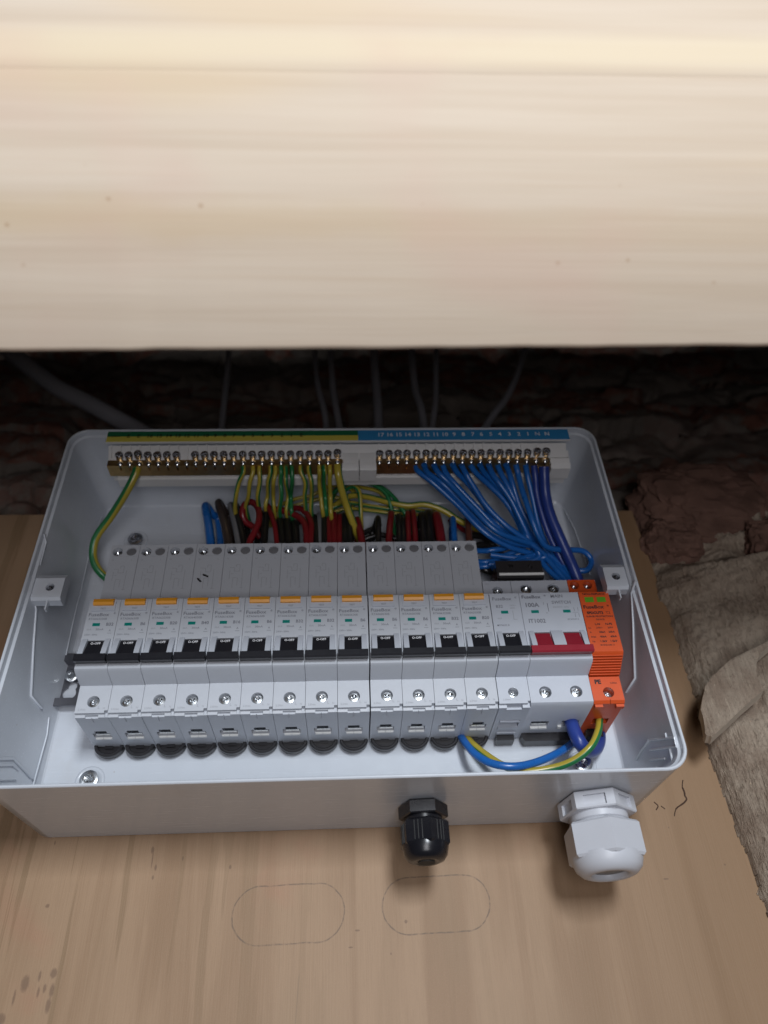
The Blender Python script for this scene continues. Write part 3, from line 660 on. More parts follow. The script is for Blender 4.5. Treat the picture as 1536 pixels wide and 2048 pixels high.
lettering('lettering', [('FuseBox', 1.4, 18.6, 3.0, 'inkm', 'LEFT', FD+.06, .02, 1.1), ('®', 14.9, 19.4, 1.7, 'inkm', 'LEFT', FD+.06), ('B32', 3.0, 13.4, 2.7, 'inkm', 'LEFT', FD+.06, .02), ('230V~', 11.2, 14.0, 1.4, 'inkl', 'LEFT', FD+.06), ('6000', 11.2, 12.2, 1.4, 'inkl', 'LEFT', FD+.06),
    ('6kA', 3.0, 5.4, 1.6, 'inkl', 'LEFT', FD+.06), ('MTN632 B', 2.2, .8, 1.6, 'inkm', 'LEFT', FD+.06), ('O-OFF', 8.9, -6.7, 1.9, 'inkw', 'CENTER', FD+1.0), ('2.5Nm', 2.4, -38.3, 1.5, 'inkl', 'LEFT', SD+.1), ('Line', 1.6, 39.0, 1.5, 'inkl', 'LEFT', SD+.06)], mcb, 0,
    extra=[(12.4, 12.7, 4.5, 10.5, 'inkl', FD+.05), (12.4, 14.6, 4.5, 4.8, 'inkl', FD+.05)])
# main switch
XM = X14+W; W2 = 2*W
ms = empty('main_switch', 'two-pole main switch with one wide red lever and 100A print', 'main switch'); ms.location = P(XM, 0, 0)
ap2 = [box_cut(4.2, 14.6, 29.5, 36.5, -50, -35), box_cut(22.2, 32.4, 29.5, 36.5, -50, -35)]
def ms_prof(top): return [(-41.6, BK), (-41.6, SD-2), (-40.4, SD), (-24.6, SD+.2), (-22.6, FD-1.5), (-21.6, FD), (22.5, FD), (22.5, SD), (top, SD), (top, BK)]
cuts = [cyl_cut(9.2, SD, -34.2, 3.5, 2.6), cyl_cut(26.8, SD, -34.2, 3.5, 2.6), cyl_cut(9.0, SD, 34.8, 3.6, 2.6), cyl_cut(26.0, SD, 34.8, 3.6, 2.6),
        box_cut(4.4, 14.0, FD-6.5, FD+3, -17.8, -4.2), box_cut(21.4, 31.2, FD-6.5, FD+3, -17.8, -4.2)] + ap2
holed(lambda b: prism_x(b, ms_prof(41), G/2, W2-G/2), 'body', 'devw', ms, cuts)
for x_, z_ in ((9.2, -34.2), (26.8, -34.2), (9.0, 34.8), (26.0, 34.8)):
    bm = B(); screw(bm, x_, SD-.7, z_, 3.3, ang=random.uniform(0, 1.5)); finish(bm, 'terminal_screw', 'steel', ms, smooth=25)
bm = B(); box(bm, 4.6, 9.2, 28.2, 29.8, -42.9, -41.4); box(bm, 9.4, 14.2, 28.2, 29.8, -42.9, -41.4); box(bm, 20.6, 22.6, 28.2, 31, -42.9, -41.4); finish(bm, 'terminal_lip', 'white', ms, bevel=.4)
bm = B(); box(bm, 5.0, 13.8, 30.4, 32.4, -41.0, -39.4); finish(bm, 'clamp_plate', 'steel', ms, bevel=.3)
bm = B(); box(bm, 4.3, 14.5, 29.6, 36.4, -38.9, -35.2); box(bm, 22.3, 32.3, 29.6, 36.4, -38.9, -35.2); finish(bm, 'terminal_cage', 'hole', ms)  # both openings filled dark to imitate the shade inside
ears(ms, ((1.7, 4.6), (14.2, 21.2), (31.4, 34.2))); dolly(ms, .5, W2-.2, 'red', ((4.7, 13.9), (21.5, 31.1)))
for x_ in (5.6, 24.4):
    bm = B(); box(bm, x_, x_+4.4, FD-.4, FD+.12, 8.6, 10.5); finish(bm, 'indicator_window', 'teal', ms, bevel=.1)
bm = B(); pr = [(1.0+2.2*(1-math.cos(t)), -41.6-5.2*math.sin(t)) for t in [math.pi/2*k/6 for k in range(7)]] + [(34.8, -46.8), (35.4, -41.6)]
prism_d(bm, pr[::-1], 13.2, 20.5); finish(bm, 'rail_clip', 'clipblack', ms, bevel=.7)
lettering('lettering', [('FuseBox', 1.2, 19.6, 3.0, 'ink', 'LEFT', FD+.06, .02, 1.1), ('®', 14.7, 20.4, 1.7, 'inkm', 'LEFT', FD+.06), ('100A', 2.3, 14.0, 3.9, 'inkm', 'LEFT', FD+.06, .04), ('IT1002', 3.0, 3.2, 3.7, 'inkm', 'LEFT', FD+.06, .03, .95),
    ('MAIN', 18.6, 19.9, 3.0, 'inkm', 'LEFT', FD+.06, .02), ('SWITCH', 18.6, 15.6, 2.9, 'inkm', 'LEFT', FD+.06, .02, 1.05), ('230/400V~ 50Hz', 18.8, 12.4, 1.4, 'inkl', 'LEFT', FD+.06), ('IEC60947-3', 26.0, 4.0, 1.4, 'inkm', 'LEFT', FD+.06)], ms, 0,
    extra=[(15.8, 16.1, 9.5, 15.2, 'ink', FD+.05), (14.2, 15.2, 8.4, 8.7, 'inkm', FD+.05), (13.6, 13.85, 14.2, 16.0, 'inkm', FD+.05), (31.0, 31.25, 9.5, 12, 'inkm', FD+.05), (33.2, 33.45, 9.5, 12, 'inkm', FD+.05), (31.0, 31.25, 5.5, 8, 'inkm', FD+.05), (33.2, 33.45, 5.5, 8, 'inkm', FD+.05), (30.0, 33.4, 8.6, 8.8, 'inkm', FD+.05)])
# surge protection device
XS = XM+W2
spd = empty('surge_protector', 'orange surge protection module at the right end of the row, printed PE', 'surge protector'); spd.location = P(XS, 0, 0)
cuts = [cyl_cut(W/2+.6, SD, -35.2, 3.1, 6), cyl_cut(4.2, SD, 37.0, 2.9, 4), cyl_cut(12.4, SD, 37.0, 2.9, 4), box_cut(4.6, 14.0, 31, 38, -50, -34), box_cut(4.4, 13.6, 10, 24, -50, -34), box_cut(W/2+.4, W/2+.7, 56, 62, -42, -39.4)]
def spd_body(b):
    prism_x(b, [(-41.4, BK), (-41.4, SD-1.5), (-40, SD), (-25.6, SD), (-25.3, SD-8), (22.5, SD-8), (22.5, SD), (41, SD), (41, BK)], G/2, W-G/2)
o = holed(spd_body, 'base', 'spd', spd, cuts)
bm = B(); prism_x(bm, [(-24.8, SD-6), (-24.8, SD+.2), (-18.4, FD-1.2), (-17.2, FD), (22.5, FD), (23.0, FD-1), (23.0, SD-6)], G/2+.15, W-G/2+.6); finish(bm, 'plug_module', 'spd', spd, bevel=.5)
bm = B()
for k in range(8):
    z_ = -24.6+k*.80; d_ = SD+.9+(FD-SD-2.6)*(k/7); box(bm, .8, W, d_-2.5, d_+.5, z_-.35, z_+.15)
finish(bm, 'grip_ribs', 'spd', spd)
for x_ in (3.2, 10.4):
    bm = B(); box(bm, x_, x_+5.2, FD-.3, FD+.25, 15.4, 18.8); finish(bm, 'status_window', 'green', spd, bevel=.2)
bm = B(); screw(bm, W/2+.6, SD-4.0, -35.4, 2.9, ang=.4); finish(bm, 'terminal_screw', 'steel', spd, smooth=25)
for x_ in (4.2, 12.4):
    bm = B(); screw(bm, x_, SD-3.0, 37, 2.7, ang=.4); finish(bm, 'terminal_screw', 'blackmetal', spd, smooth=25)
bm = B(); box(bm, .8, 5.2, 54.5, 57.5, -43.2, -41.6); box(bm, 12.8, 17.2, 54.5, 57.5, -43.2, -41.6); finish(bm, 'lower_lug', 'spd', spd, bevel=.4)
bm = B(); box(bm, 3.8, 14.0, 13.6, 22, -45.4, -40); box(bm, 6, 7.2, 21.8, 22.4, -42.8, -42); finish(bm, 'rail_clip', 'clipblack', spd, bevel=.6)
lettering('lettering', [('NON-REPLACE', 9.2, 21.0, 1.9, 'inkb', 'CENTER', FD+.06, .03, 1.05), ('FuseBox', 1.2, 12.0, 3.2, 'inkb', 'LEFT', FD+.06, .03, 1.1), ('®', 15.4, 12.8, 1.7, 'inkb', 'LEFT', FD+.06), ('SPDCUT2', 2.6, 8.0, 2.4, 'inkb', 'LEFT', FD+.06, .05, .95), ('T2', 13.8, 8.0, 2.4, 'inkb', 'LEFT', FD+.06, 0),
    ('SURGE PROTECTION', 9.6, 5.6, 1.5, 'inkb', 'CENTER', FD+.06, .03, 1.1), ('DEVICE', 9.6, 3.5, 1.5, 'inkb', 'CENTER', FD+.06, .02), ('L-N', 7.2, .4, 1.9, 'inkb', 'CENTER', FD+.06, .03), ('N-PE', 13.8, .4, 1.9, 'inkb', 'CENTER', FD+.06, .03),
    ('Uc', 2.2, -2.0, 1.4, 'inkb', 'CENTER', FD+.06, .02), ('275V~', 8.0, -2.0, 1.5, 'inkb', 'CENTER', FD+.06, .02), ('255V', 14.2, -2.0, 1.5, 'inkb', 'CENTER', FD+.06, .02), ('In', 2.2, -4.8, 1.4, 'inkb', 'CENTER', FD+.06, .02), ('20kA', 8.8, -4.8, 1.7, 'inkb', 'CENTER', FD+.06, .03), ('20kA', 14.4, -4.8, 1.7, 'inkb', 'CENTER', FD+.06, .03),
    ('Imax', 3.2, -7.8, 1.5, 'inkb', 'CENTER', FD+.06, .02), ('40kA', 8.8, -7.8, 1.7, 'inkb', 'CENTER', FD+.06, .03), ('40kA', 14.8, -7.8, 1.7, 'inkb', 'CENTER', FD+.06, .03), ('Up', 2.8, -10.8, 1.4, 'inkb', 'CENTER', FD+.06, .02), ('1.5kV', 8.4, -10.8, 1.8, 'inkb', 'CENTER', FD+.06, .03), ('1.5kV', 14.2, -10.8, 1.8, 'inkb', 'CENTER', FD+.06, .03), ('BS EN61643-11', 10.2, -13.2, 1.3, 'inkb', 'CENTER', FD+.06, .02),
    ('PE', 4.6, -28.8, 3.6, 'inkb', 'CENTER', SD+.08, .05), ('2.5Nm', 13.6, -29.6, 1.4, 'inkb', 'CENTER', SD+.08)], spd, 0)
# black moulded terminal block above the short breaker
tb = empty('terminal_block', 'black glossy block with a pale metal lip above the red switch', 'terminal block', (252, 20, 56)); TO = (252, 20, 56)
p0 = at(990, 1122, 52); p1 = at(1088, 1152, 52)
bm = B(); box(bm, p0[0], p1[0], 14, 52, p1[2]-1, p0[2]); tbb = finish(bm, 'block_body', 'clipblack', tb, bevel=.8, local=TO)
evalcut(tbb, [lambda b: lathe(b, (266-TO[0], 30, (p0[2]+p1[2])/2+1-TO[2]), 'd', [(0, 1.6), (6, 1.6)], 16), lambda b: box(b, 252-TO[0], 255-TO[0], 28, 36, p0[2]-5-TO[2], p0[2]-3-TO[2])])
bm = B(); tube(bm, [(p0[0]+1, 53.2, p1[2]+1.0), (p1[0]-.2, 53.2, p1[2]+1.0)], 1.0, 12, smooth=0); finish(bm, 'metal_lip', 'white', tb, bevel=.3, local=TO)  # white colour stands in for the bright glint on the metal

# ================================================================== TERMINAL BARS
hold = empty('terminal_holder', 'white terminal carrier with green, yellow and blue number strip along the top of the box', 'terminal holder', (140, 70, 140)); HO = (140, 70, 140)
LD = 85.0
a_ = at(217, 864, LD); b2 = at(1133, 854, LD); c_ = at(215, 884, LD); mid = at(716, 870, LD)
HX0, HX1 = a_[0], b2[0]; LZ1 = (a_[2]+b2[2])/2; LZ0 = (c_[2]+at(1133, 878, LD)[2])/2
LZ1 = min(LZ1, 147.7); LH = LZ1-LZ0
bm = B(); prism_x(bm, [(LZ0-.2, LD-1.8), (LZ0-.2, LD-.1), (LZ1+.4, LD-.1), (LZ1+.4, LD-1.8)], HX0-.5, HX1+.5)
prism_x(bm, [(LZ0-9.0, 66), (LZ0-9.0, 76.0), (LZ0-.4, LD-3.4), (LZ0-.4, 66)], HX0+1.0, HX1-2)
prism_x(bm, [(LZ0-12, 60), (LZ0-12, 66), (LZ0-6, 68), (LZ0-6, 60)], HX0+2, HX1-1)
finish(bm, 'carrier', 'holder', hold, bevel=.3, local=HO)
# comb dividers
for half in (0, 1):
    bm = B()
    for k in range(44):
        u = 225+k*19.0
        if 690 < u < 745 or u > 1110 or (u > 716) != bool(half): continue
        x = at(u, 895, 80)[0]; prism_x(bm, [(LZ0-8.0, 76.3), (LZ0-8.0, 78.4), (LZ0-1, LD-1.9), (LZ0-1, LD-3)], x-.35, x+.35)
    finish(bm, 'divider_comb', 'holder', hold, local=HO)
# lower channel
BZ0 = at(232, 958, 64)[2]; BZ1 = BZ0+5.0
bm = B(); prism_x(bm, [(BZ0, 56), (BZ0, 63), (BZ0+.8, 64), (BZ0+2.4, 64), (BZ0+2.8, 62.4), (BZ1+8, 62), (BZ1+8, 56)], HX0+5, HX1-1)
finish(bm, 'lower_channel', 'holder', hold, bevel=.3, local=HO)
# centre bridge
xc0, xc1 = at(684, 910, 78)[0], at(752, 910, 78)[0]; xm = (xc0+xc1)/2
BARZ = at(600, 922, 77)[2]
bm = B()
for q0, q1 in ((xc0, xm-.4), (xm+.4, xc1)):
    prism_x(bm, [(BARZ-7, 64), (BARZ-7, 75), (BARZ-4, 77), (BARZ-2.4, 77.4), (BARZ-1.4, 75.8), (BARZ+2, 77.5), (BARZ+8, 79), (BARZ+10.5, 79), (BARZ+10.5, 64)], q0, q1)
cb = finish(bm, 'centre_bridge', 'holder', hold, bevel=.4, local=HO)
bm = B(); prism_x(bm, [(BARZ-6, 64), (BARZ-6, 74), (BARZ-3, 76.5), (BARZ-1.6, 75), (BARZ+1, 76.8), (BARZ+3, 76), (BARZ+7, 78), (BARZ+7, 64)], at(1100, 910, 78)[0], HX1-.3); finish(bm, 'end_stop', 'holder', hold, bevel=.4, local=HO)
def flat(name, x0, x1, z0, z1, mk, d):
    bm = B(); box(bm, x0, x1, d-.5, d, z0, z1); return finish(bm, name, mk, hold, local=HO)
gs = flat('green_strip', HX0, mid[0], LZ0+LH*.5, LZ1, 'labg', LD+.3); ys = flat('yellow_strip', HX0, mid[0], LZ0, LZ0+LH*.5-.01, 'laby', LD+.3); bs = flat('blue_strip', mid[0]+.02, HX1, LZ0, LZ1, 'labb', LD+.3)
lz = LZ0+LH*.52
it = []
for t, u in zip(['E','E','16','15','14','13','12','11','10','9','8','7','6','5','4','3','2','1','E'], [258,278,300,319,338,356,374,393,412,431,450,468,488,506,525,544,564,583,603]):
    it.append((t, at(u, 872, LD)[0], lz, 4.2, 'inkb', 'CENTER', LD+.4, .02))
it.append(('EARTH', at(232, 872, LD)[0], lz, 1.9, 'inkb', 'CENTER', LD+.4, .01))
lettering('strip_lettering', it, hold, 0, local=HO); it = []
for t, u in zip(['17','16','15','14','13','12','11','10','9','8','7','6','5','4','3','2','1','N','N'], [761,779,797,815,833,852,871,889,908,926,945,962,981,999,1018,1037,1055,1074,1093]):
    it.append((t, at(u, 866, LD)[0], lz, 4.7, 'inkw', 'CENTER', LD+.4, .015))
lettering('strip_lettering', it, hold, 0, local=HO)
def termbar(name, label, u0, u1, us, missing, lowmissing, ztall):
    x0, x1 = at(u0, 922, 77)[0], at(u1, 922, 77)[0]; org = ((x0+x1)/2, 70, BARZ); o = empty(name, label, 'terminal bar', org)
    bm = B(); box(bm, x0, x1, 67, 77, BARZ-3.2, BARZ+1.8); bb = finish(bm, 'brass_bar', 'brass', o, bevel=.35, local=org)
    evalcut(bb, [(lambda b, x=at(u, 930, 77)[0]: lathe(b, (x-org[0], 72-org[1], -1.6), 'd', [(0, 1.75), (9, 1.75)], 14)) for u in us if True])
    for k, u in enumerate(us):
        x = at(u, 905, 79)[0]
        if u not in missing:
            up = 1.2 if u in ztall else 0
            bm = B(); lathe(bm, (x, 75.5+up, BARZ+4.2), 'd', [(0, 1.9), (1.0, 2.65), (4.6, 2.65), (5.2, 2.2), (4.8, 1.2), (4.0, .9), (3.9, .05)], 18)
            lathe(bm, (x, 74.6, BARZ+1.7), 'z', [(0, 1.3), (1.8, 1.3)], 12)
            finish(bm, 'screw', 'blackmetal', o, local=org)
        x = at(u, 930, 77)[0]
        if u not in lowmissing:
            bm = B(); lathe(bm, (x, 75.2, BARZ-1.6), 'd', [(0, 1.6), (2.2, 1.6), (2.7, 1.1), (2.0, .1)], 14); finish(bm, 'lower_screw', 'steel', o, local=org)
    return o, x0, x1
gu = [240+k*18.93 for k in range(24)]; gu = [round(u) for u in gu]
eb, ex0, ex1 = termbar('earth_terminal_bar', 'brass bar under the green and yellow strip, row of small screws', 216, 686, gu, {gu[7]}, set(), {gu[2], gu[23]})
nu = [round(759+k*18.5) for k in range(19)]
nb, nx0, nx1 = termbar('neutral_terminal_bar', 'brass bar under the blue strip, full row of screws holding blue wires', 752, 1099, nu, set(), set(), {nu[18], nu[17]})

# ================================================================== WIRES
def wire(pts, r, mk, label, group=None, name='wire', two=None, twist=0, phase=0., native=False, cat='wire'):
    bm = B(); pp = [p if native else at(*p) for p in pts]; ms_ = [mk] if not two else list(two)
    tube(bm, pp, r, 14, two=.5 if two else None, twist=twist, phase=phase)
    o = finish(bm, name, ms_, smooth=60); return tag(o, label, cat, group)
GY = ('wg', 'wy')
ORD = ['first','second','third','fourth','fifth','sixth','seventh','eighth','ninth','tenth','eleventh','twelfth','thirteenth','fourteenth']
wire([(276,930,74),(271,948,72),(252,985,64),(224,1030,50),(194,1072,40),(186,1104,34),(191,1130,30),(206,1150,26),(228,1166,20)], 2.7, 'wg', 'thick green and yellow wire curving down the left side of the box', two=GY, phase=4.3, twist=-.8)
gy = [(485.7,470,1016),(505,492,1012),(518,518,1014),(540,531,1012),(550,548,1018),(561,559,1022),(571,573,1022),(583,583,1024),(601,612,1018),(617,622,1018),(638,645,1022),(648,652,1020),(659,662,1028)]
for i, (u0, u1, v1) in enumerate(gy):
    wire([(u0,928,75),(u0+1,944,73),((u0*.6+u1*.4)+random.uniform(-3,6),965,66+random.uniform(-4,4)),(u1*.7+u0*.3+random.uniform(-3,4),992,56+random.uniform(-5,5)),(u1,v1,46),(u1+4,v1+22,34),(u1+10,v1+40,22)], random.uniform(1.35, 1.6), 'wy', '%s from the left of the thin green and yellow wires hanging from the earth bar' % ORD[i], 'thin earth wires under the bar', two=GY, phase=random.uniform(0, 6.28), twist=random.uniform(-2.2, 2.2))
wire([(675,930,76),(677,950,73),(684,980,64),(693,1010,54),(704,1040,46),(712,1062,38),(722,1085,26)], 2.6, 'wy', 'thick mostly yellow earth wire at the right end of the earth bar', two=GY, phase=.2)
arcs = [([(655,1010,30),(668,985,38),(700,966,44),(740,967,46),(770,985,44),(781,1010,40),(785,1034,34),(790,1070,24)], 1.5, 'thin green arc reaching furthest left of the two long arcs beside the thick yellow wire'),
        ([(655,1020,26),(675,980,34),(712,964,40),(757,972,42),(785,992,40),(802,1015,38),(815,1036,34),(824,1070,24)], 1.5, 'thin green arc passing over to the right of its twin, above the red wires'),
        ([(690,980,42),(706,973,46),(718,982,46),(721,1005,42),(722,1034,36),(724,1072,24)], 1.5, 'short green wire dropping sharply just right of the thick yellow wire'),
        ([(640,1030,24),(690,1006,28),(740,1012,30),(790,1019,30),(830,1020,28),(870,1024,24)], 1.5, 'green wire lying flat behind the arcs'),
        ([(640,1036,22),(690,1018,24),(740,1021,26),(790,1027,26),(840,1030,22)], 1.5, 'lowest green wire lying flat behind the arcs'),
        ([(640,990,24),(690,972,30),(730,976,34),(760,985,34),(776,1005,30),(780,1030,24)], 1.4, 'inner green arc nearest the box floor'),
        ([(560,1010,22),(590,998,26),(625,990,28),(660,972,32),(700,978,32),(716,995,30)], 1.4, 'dark green wire running sideways behind the hanging earth wires'),
        ([(560,1022,20),(600,1008,22),(640,998,24),(680,996,24),(710,1010,24)], 1.4, 'lower dark green wire running sideways behind the hanging earth wires')]
for i, (p, r, lab) in enumerate(arcs):
    wire(p, r, 'wg', lab, 'earth wires arching to the right', two=GY, phase=2.6+.5*i)
wire([(668,1012,26),(700,992,34),(735,994,38),(775,1004,40),(815,1011,40),(850,1009,40),(885,1020,38),(920,1042,34),(950,1056,30),(975,1078,24),(1000,1120,20)], 2.2, 'wy', 'thick yellow wire sweeping right over the red and black wires', two=GY, phase=.3)
# line conductors rising from the tops of the breakers
def riser(u0, u1, v1, r, mk, label, group='coloured wires above the breakers', dv=0, lean=6, d0=44):
    p = at(u0, 1100, d0); q1 = at(u1, v1, d0-6)
    pts = [(p[0], d0, 66), (p[0], d0, 73), (p[0]*.55+q1[0]*.45, d0-1, 73*.5+q1[2]*.5), (q1[0], d0-6, q1[2]-r), (q1[0]+lean*.25, d0-13, q1[2]-1.5-r), (q1[0]+lean*.6, d0-20, q1[2]-9), (q1[0]+lean, 17, 64)]
    return wire(pts, r, mk, label, group, native=True)
riser(425, 412, 1006, 2.9, 'wb', 'thick blue wire furthest left above the breakers', lean=14)
riser(462, 438, 1000, 2.8, 'wkb', 'thick dark brown wire next to the thick blue one', lean=12)
riser(484, 462, 1006, 2.3, 'wgr', 'grey wire behind the dark brown one', lean=10, d0=40)
riser(494, 470, 1004, 2.3, 'wk', 'black wire left of the red loop', lean=12, d0=42)
wire([(498,1100,46),(500,1082,47),(510,1062,48),(518,1040,49),(516,1016,46),(503,1004,44),(489,1010,44),(485,1028,42),(492,1044,38),(506,1054,34),(520,1075,28)], 2.2, 'wr', 'red wire twisted into a small open loop', 'coloured wires above the breakers')
riser(528, 534, 1012, 2.4, 'wk', 'black wire just right of the red loop', lean=-10)
wire([(554,1100,46),(553,1080,46),(549,1050,47),(540,1022,46),(534,1010,42),(530,1020,34),(528,1050,26)], 1.7, 'wr', 'thin red wire leaning left beside a black one', 'coloured wires above the breakers')
wire([(534,1016,42),(556,1019,43),(582,1026,44),(604,1040,45),(612,1060,46),(614,1102,46)], 2.2, 'wr', 'red wire arching right then dropping behind the seventh breaker', 'coloured wires above the breakers')
wire([(570,1030,36),(592,1016,40),(612,1026,44),(622,1046,46),(622,1068,46),(620,1102,46)], 2.0, 'wr', 'shorter red arch directly beside the long one', 'coloured wires above the breakers')
hue = [(566,560,1034,2.6,'wk'),(580,574,1036,2.8,'wk'),(594,590,1040,2.6,'wk'),(634,630,1030,2.4,'wk'),(640,638,1026,1.8,'wgr'),(648,650,1028,2.4,'wk'),(660,656,1028,2.0,'wr'),(668,668,1024,2.2,'wr'),(678,680,1028,2.0,'wr'),(690,688,1026,2.2,'wk'),(700,697,1020,2.4,'wk'),(727,714,1034,2.5,'wr'),(757,756,1032,2.1,'wk'),(776,782,1022,2.3,'wr'),(800,797,1028,2.2,'wk'),(808,806,1034,2.0,'wk'),(818,815,1022,1.8,'wr'),(832,826,1019,1.9,'wr'),(850,843,1024,2.6,'wk'),(862,856,1020,3.0,'wk'),(885,872,1024,3.3,'wr'),(909,905,1033,2.2,'wb'),(938,935,1033,2.3,'wn')]
COLN = {'wk':'black','wr':'red','wgr':'grey','wb':'blue','wn':'brown'}
desc = ['black wire under the left end of the red arch','black wire under the middle of the red arch','black wire under the right end of the red arch','black wire just right of the short red arch','grey wire between two black ones, above the eighth breaker','black wire left of the three red ones','left one of three red wires standing side by side','middle one of three red wires standing side by side','right one of three red wires standing side by side','left one of the black pair beside the three red wires','right black wire of the pair, touching the thick yellow wire','red wire just right of the thick yellow earth wire','lone black wire in the pale gap right of the yellow wire','bright red wire under the end of the left green arc','left black wire under the right green arc','right black wire under the right green arc','left red wire of the pair beside the thick black wires','right red wire of the pair beside the thick black wires','left thick black wire beside the thickest red one','right thick black wire touching the thickest red one','thickest red wire, near the right end of the tall breakers','lone light blue wire between the thick red and the brown one','brown wire furthest right above the tall breakers']
for (u0, u1, v1, r, mk), lab in zip(hue, desc): riser(u0, u1, v1, r, mk, lab, lean=random.uniform(-8, 8))
for i, p in enumerate(([(560,1050,24),(600,1044,26),(650,1050,26),(700,1062,24)], [(650,1066,24),(700,1074,26),(740,1060,26),(760,1048,24)], [(900,1040,22),(930,1062,26),(955,1070,26),(985,1088,20)], [(720,1082,24),(760,1070,26),(800,1078,26),(850,1066,24)])):
    wire(p, 1.9, ('wk','wk','wr','wk')[i], ('black wire running sideways behind the red arch','black wire slanting up behind the lone black one','red wire slanting down behind the brown wire','black wire running sideways behind the right-hand risers')[i], 'wires lying across the box floor')
# dark cluster right of the last tall breaker
for i, p in enumerate(([(940,1070,30),(968,1074,34),(985,1090,34),(1000,1106,30)], [(940,1095,28),(966,1090,32),(992,1100,34),(1006,1112,28)], [(945,1130,26),(970,1140,30),(990,1150,26),(985,1175,24)])):
    wire(p, 2.4, 'wk', ('upper black wire in the dark gap beside the last tall breaker','middle black wire in the dark gap beside the last tall breaker','black wire behind the left end of the glossy black block')[i], 'black wires beside the black block')
for i, p in enumerate(([(930,1100,30),(965,1102,34),(985,1100,36),(1010,1096,36),(1040,1085,36)], [(930,1122,30),(966,1124,34),(985,1122,34),(1008,1112,34),(1050,1096,36)], [(930,1134,28),(966,1133,32),(984,1130,32),(1005,1120,30),(1048,1104,34)])):
    wire(p, 1.9, 'wb', ('upper','middle','lower')[i]+' blue wire running into the dark gap left of the black block', 'blue wires entering left of the black block')
# neutral wires
Z2 = lambda x, y: (680+x/2.56, 840+y/2.56)
neu = [ [(385,225),(400,262),(480,325),(600,435),(740,575),(870,650),(1000,690),(1090,735),(1200,830)],
        [(430,228),(450,270),(530,330),(640,440),(760,560),(880,625),(1010,650),(1110,700),(1220,790)],
        [(480,228),(500,265),(560,325),(670,440),(790,560),(900,610),(1010,640),(1070,660),(900,720),(780,760)],
        [(525,228),(545,275),(600,340),(700,445),(800,545),(910,600),(1030,660),(1100,720),(1230,810)],
        [(575,225),(600,270),(650,320),(720,410),(800,520),(900,590),(1010,660),(1120,780),(1180,850)],
        [(620,228),(645,275),(690,350),(750,440),(850,540),(960,620),(1050,700),(900,705),(770,690)],
        [(665,228),(700,275),(760,330),(840,410),(900,500),(940,590),(990,660),(1060,760),(1160,850)],
        [(715,228),(740,270),(790,320),(860,400),(910,500),(960,600),(1020,700),(900,730),(760,740)],
        [(760,228),(780,275),(820,330),(875,410),(920,500),(965,590),(1020,660),(1100,700),(1190,800)],
        [(805,228),(825,275),(860,340),(905,430),(950,520),(990,600),(1050,680),(1120,760),(1200,850)],
        [(850,228),(868,275),(890,350),(920,440),(960,520),(1000,600),(1040,660),(1130,740),(1240,840)],
        [(900,228),(912,275),(930,350),(960,440),(990,530),(1020,600),(1060,650),(1140,665),(1240,670),(1285,715),(1270,765),(1220,770),(1150,745)],
        [(950,228),(958,275),(975,350),(995,440),(1015,530),(1040,600),(1070,660),(1140,760),(1250,850)]]
nl = ORD
for i, p in enumerate(neu):
    n = len(p); ds = []
    for k in range(n):
        t = k/(n-1); ds.append(75-40*min(1, t*1.3)+ (i % 3)*1.6 + 1.2*math.sin(i*2.1+k))
    lab = {11: 'blue neutral wire that makes the round loop near the right wall'}.get(i, '%s from the left of the blue neutral wires on the bar' % nl[i])
    wire([(*Z2(x, y), d) for (x, y), d in zip(p, ds)], 1.95, 'wb', lab, 'blue neutral wires')
wire([(*Z2(x, y), d) for x, y, d in ((993,235,74),(1000,290,70),(1008,380,62),(1030,470,56),(1060,560,50),(1095,640,44),(1140,730,38),(1190,830,34))], 2.3, 'wdb', 'dark blue wire left of the thickest one at the right end of the neutral bar')
wire([(*Z2(x, y), d) for x, y, d in ((1045,240,76),(1046,290,72),(1052,380,64),(1075,480,58),(1120,590,52),(1165,690,46),(1200,770,42),(1235,860,36))], 3.6, 'wdb', 'thickest dark blue cable dropping from the right end of the neutral bar')
# wires below the row
wire([(1136,1426,31),(1141,1440,34),(1150,1466,38),(1163,1490,38),(1178,1502,30),(1192,1496,22),(1198,1478,17),(1196,1455,15)], 4.0, 'wdb', 'very thick dark blue cable bent below the red switch')
wire([(1200,1428,33),(1199,1440,36),(1196,1464,42),(1181,1494,44),(1147,1521,40),(1106,1536,36),(1052,1543,34),(1008,1532,30),(972,1510,24),(945,1488,18),(930,1470,16)], 2.15, 'wy', 'green and yellow wire looping under the row from the orange module', two=GY, phase=4.25)
wire([(1150,1480,18),(1135,1494,24),(1106,1511,32),(1064,1527,36),(1022,1533,38),(981,1526,36),(951,1509,32),(934,1490,26),(920,1470,17)], 2.2, 'wb', 'bright blue wire looping under the row beside the green and yellow one')

# ================================================================== CABLE GLANDS
def gland(x, d, k, mk, label, nut, length):
    org = (x, d, -90); o = empty('cable_gland', label, 'cable gland', org)
    def hexprism(bm, z1, z0, r, rot=0, ch=.6):
        a = []
        for (z, rr) in ((z1, r-ch), (z1-ch, r), (z0+ch, r), (z0, r-ch)):
            a.append([bm.verts.new(P(x+rr*math.cos(math.pi/3*i+rot), d+rr*math.sin(math.pi/3*i+rot), z)) for i in range(6)])
        for p, q_ in zip(a, a[1:]):
            for i in range(6): bm.faces.new((p[i], p[(i+1) % 6], q_[(i+1) % 6], q_[i]))
        bm.faces.new(a[0]); bm.faces.new(a[-1][::-1])
    return o, org, hexprism
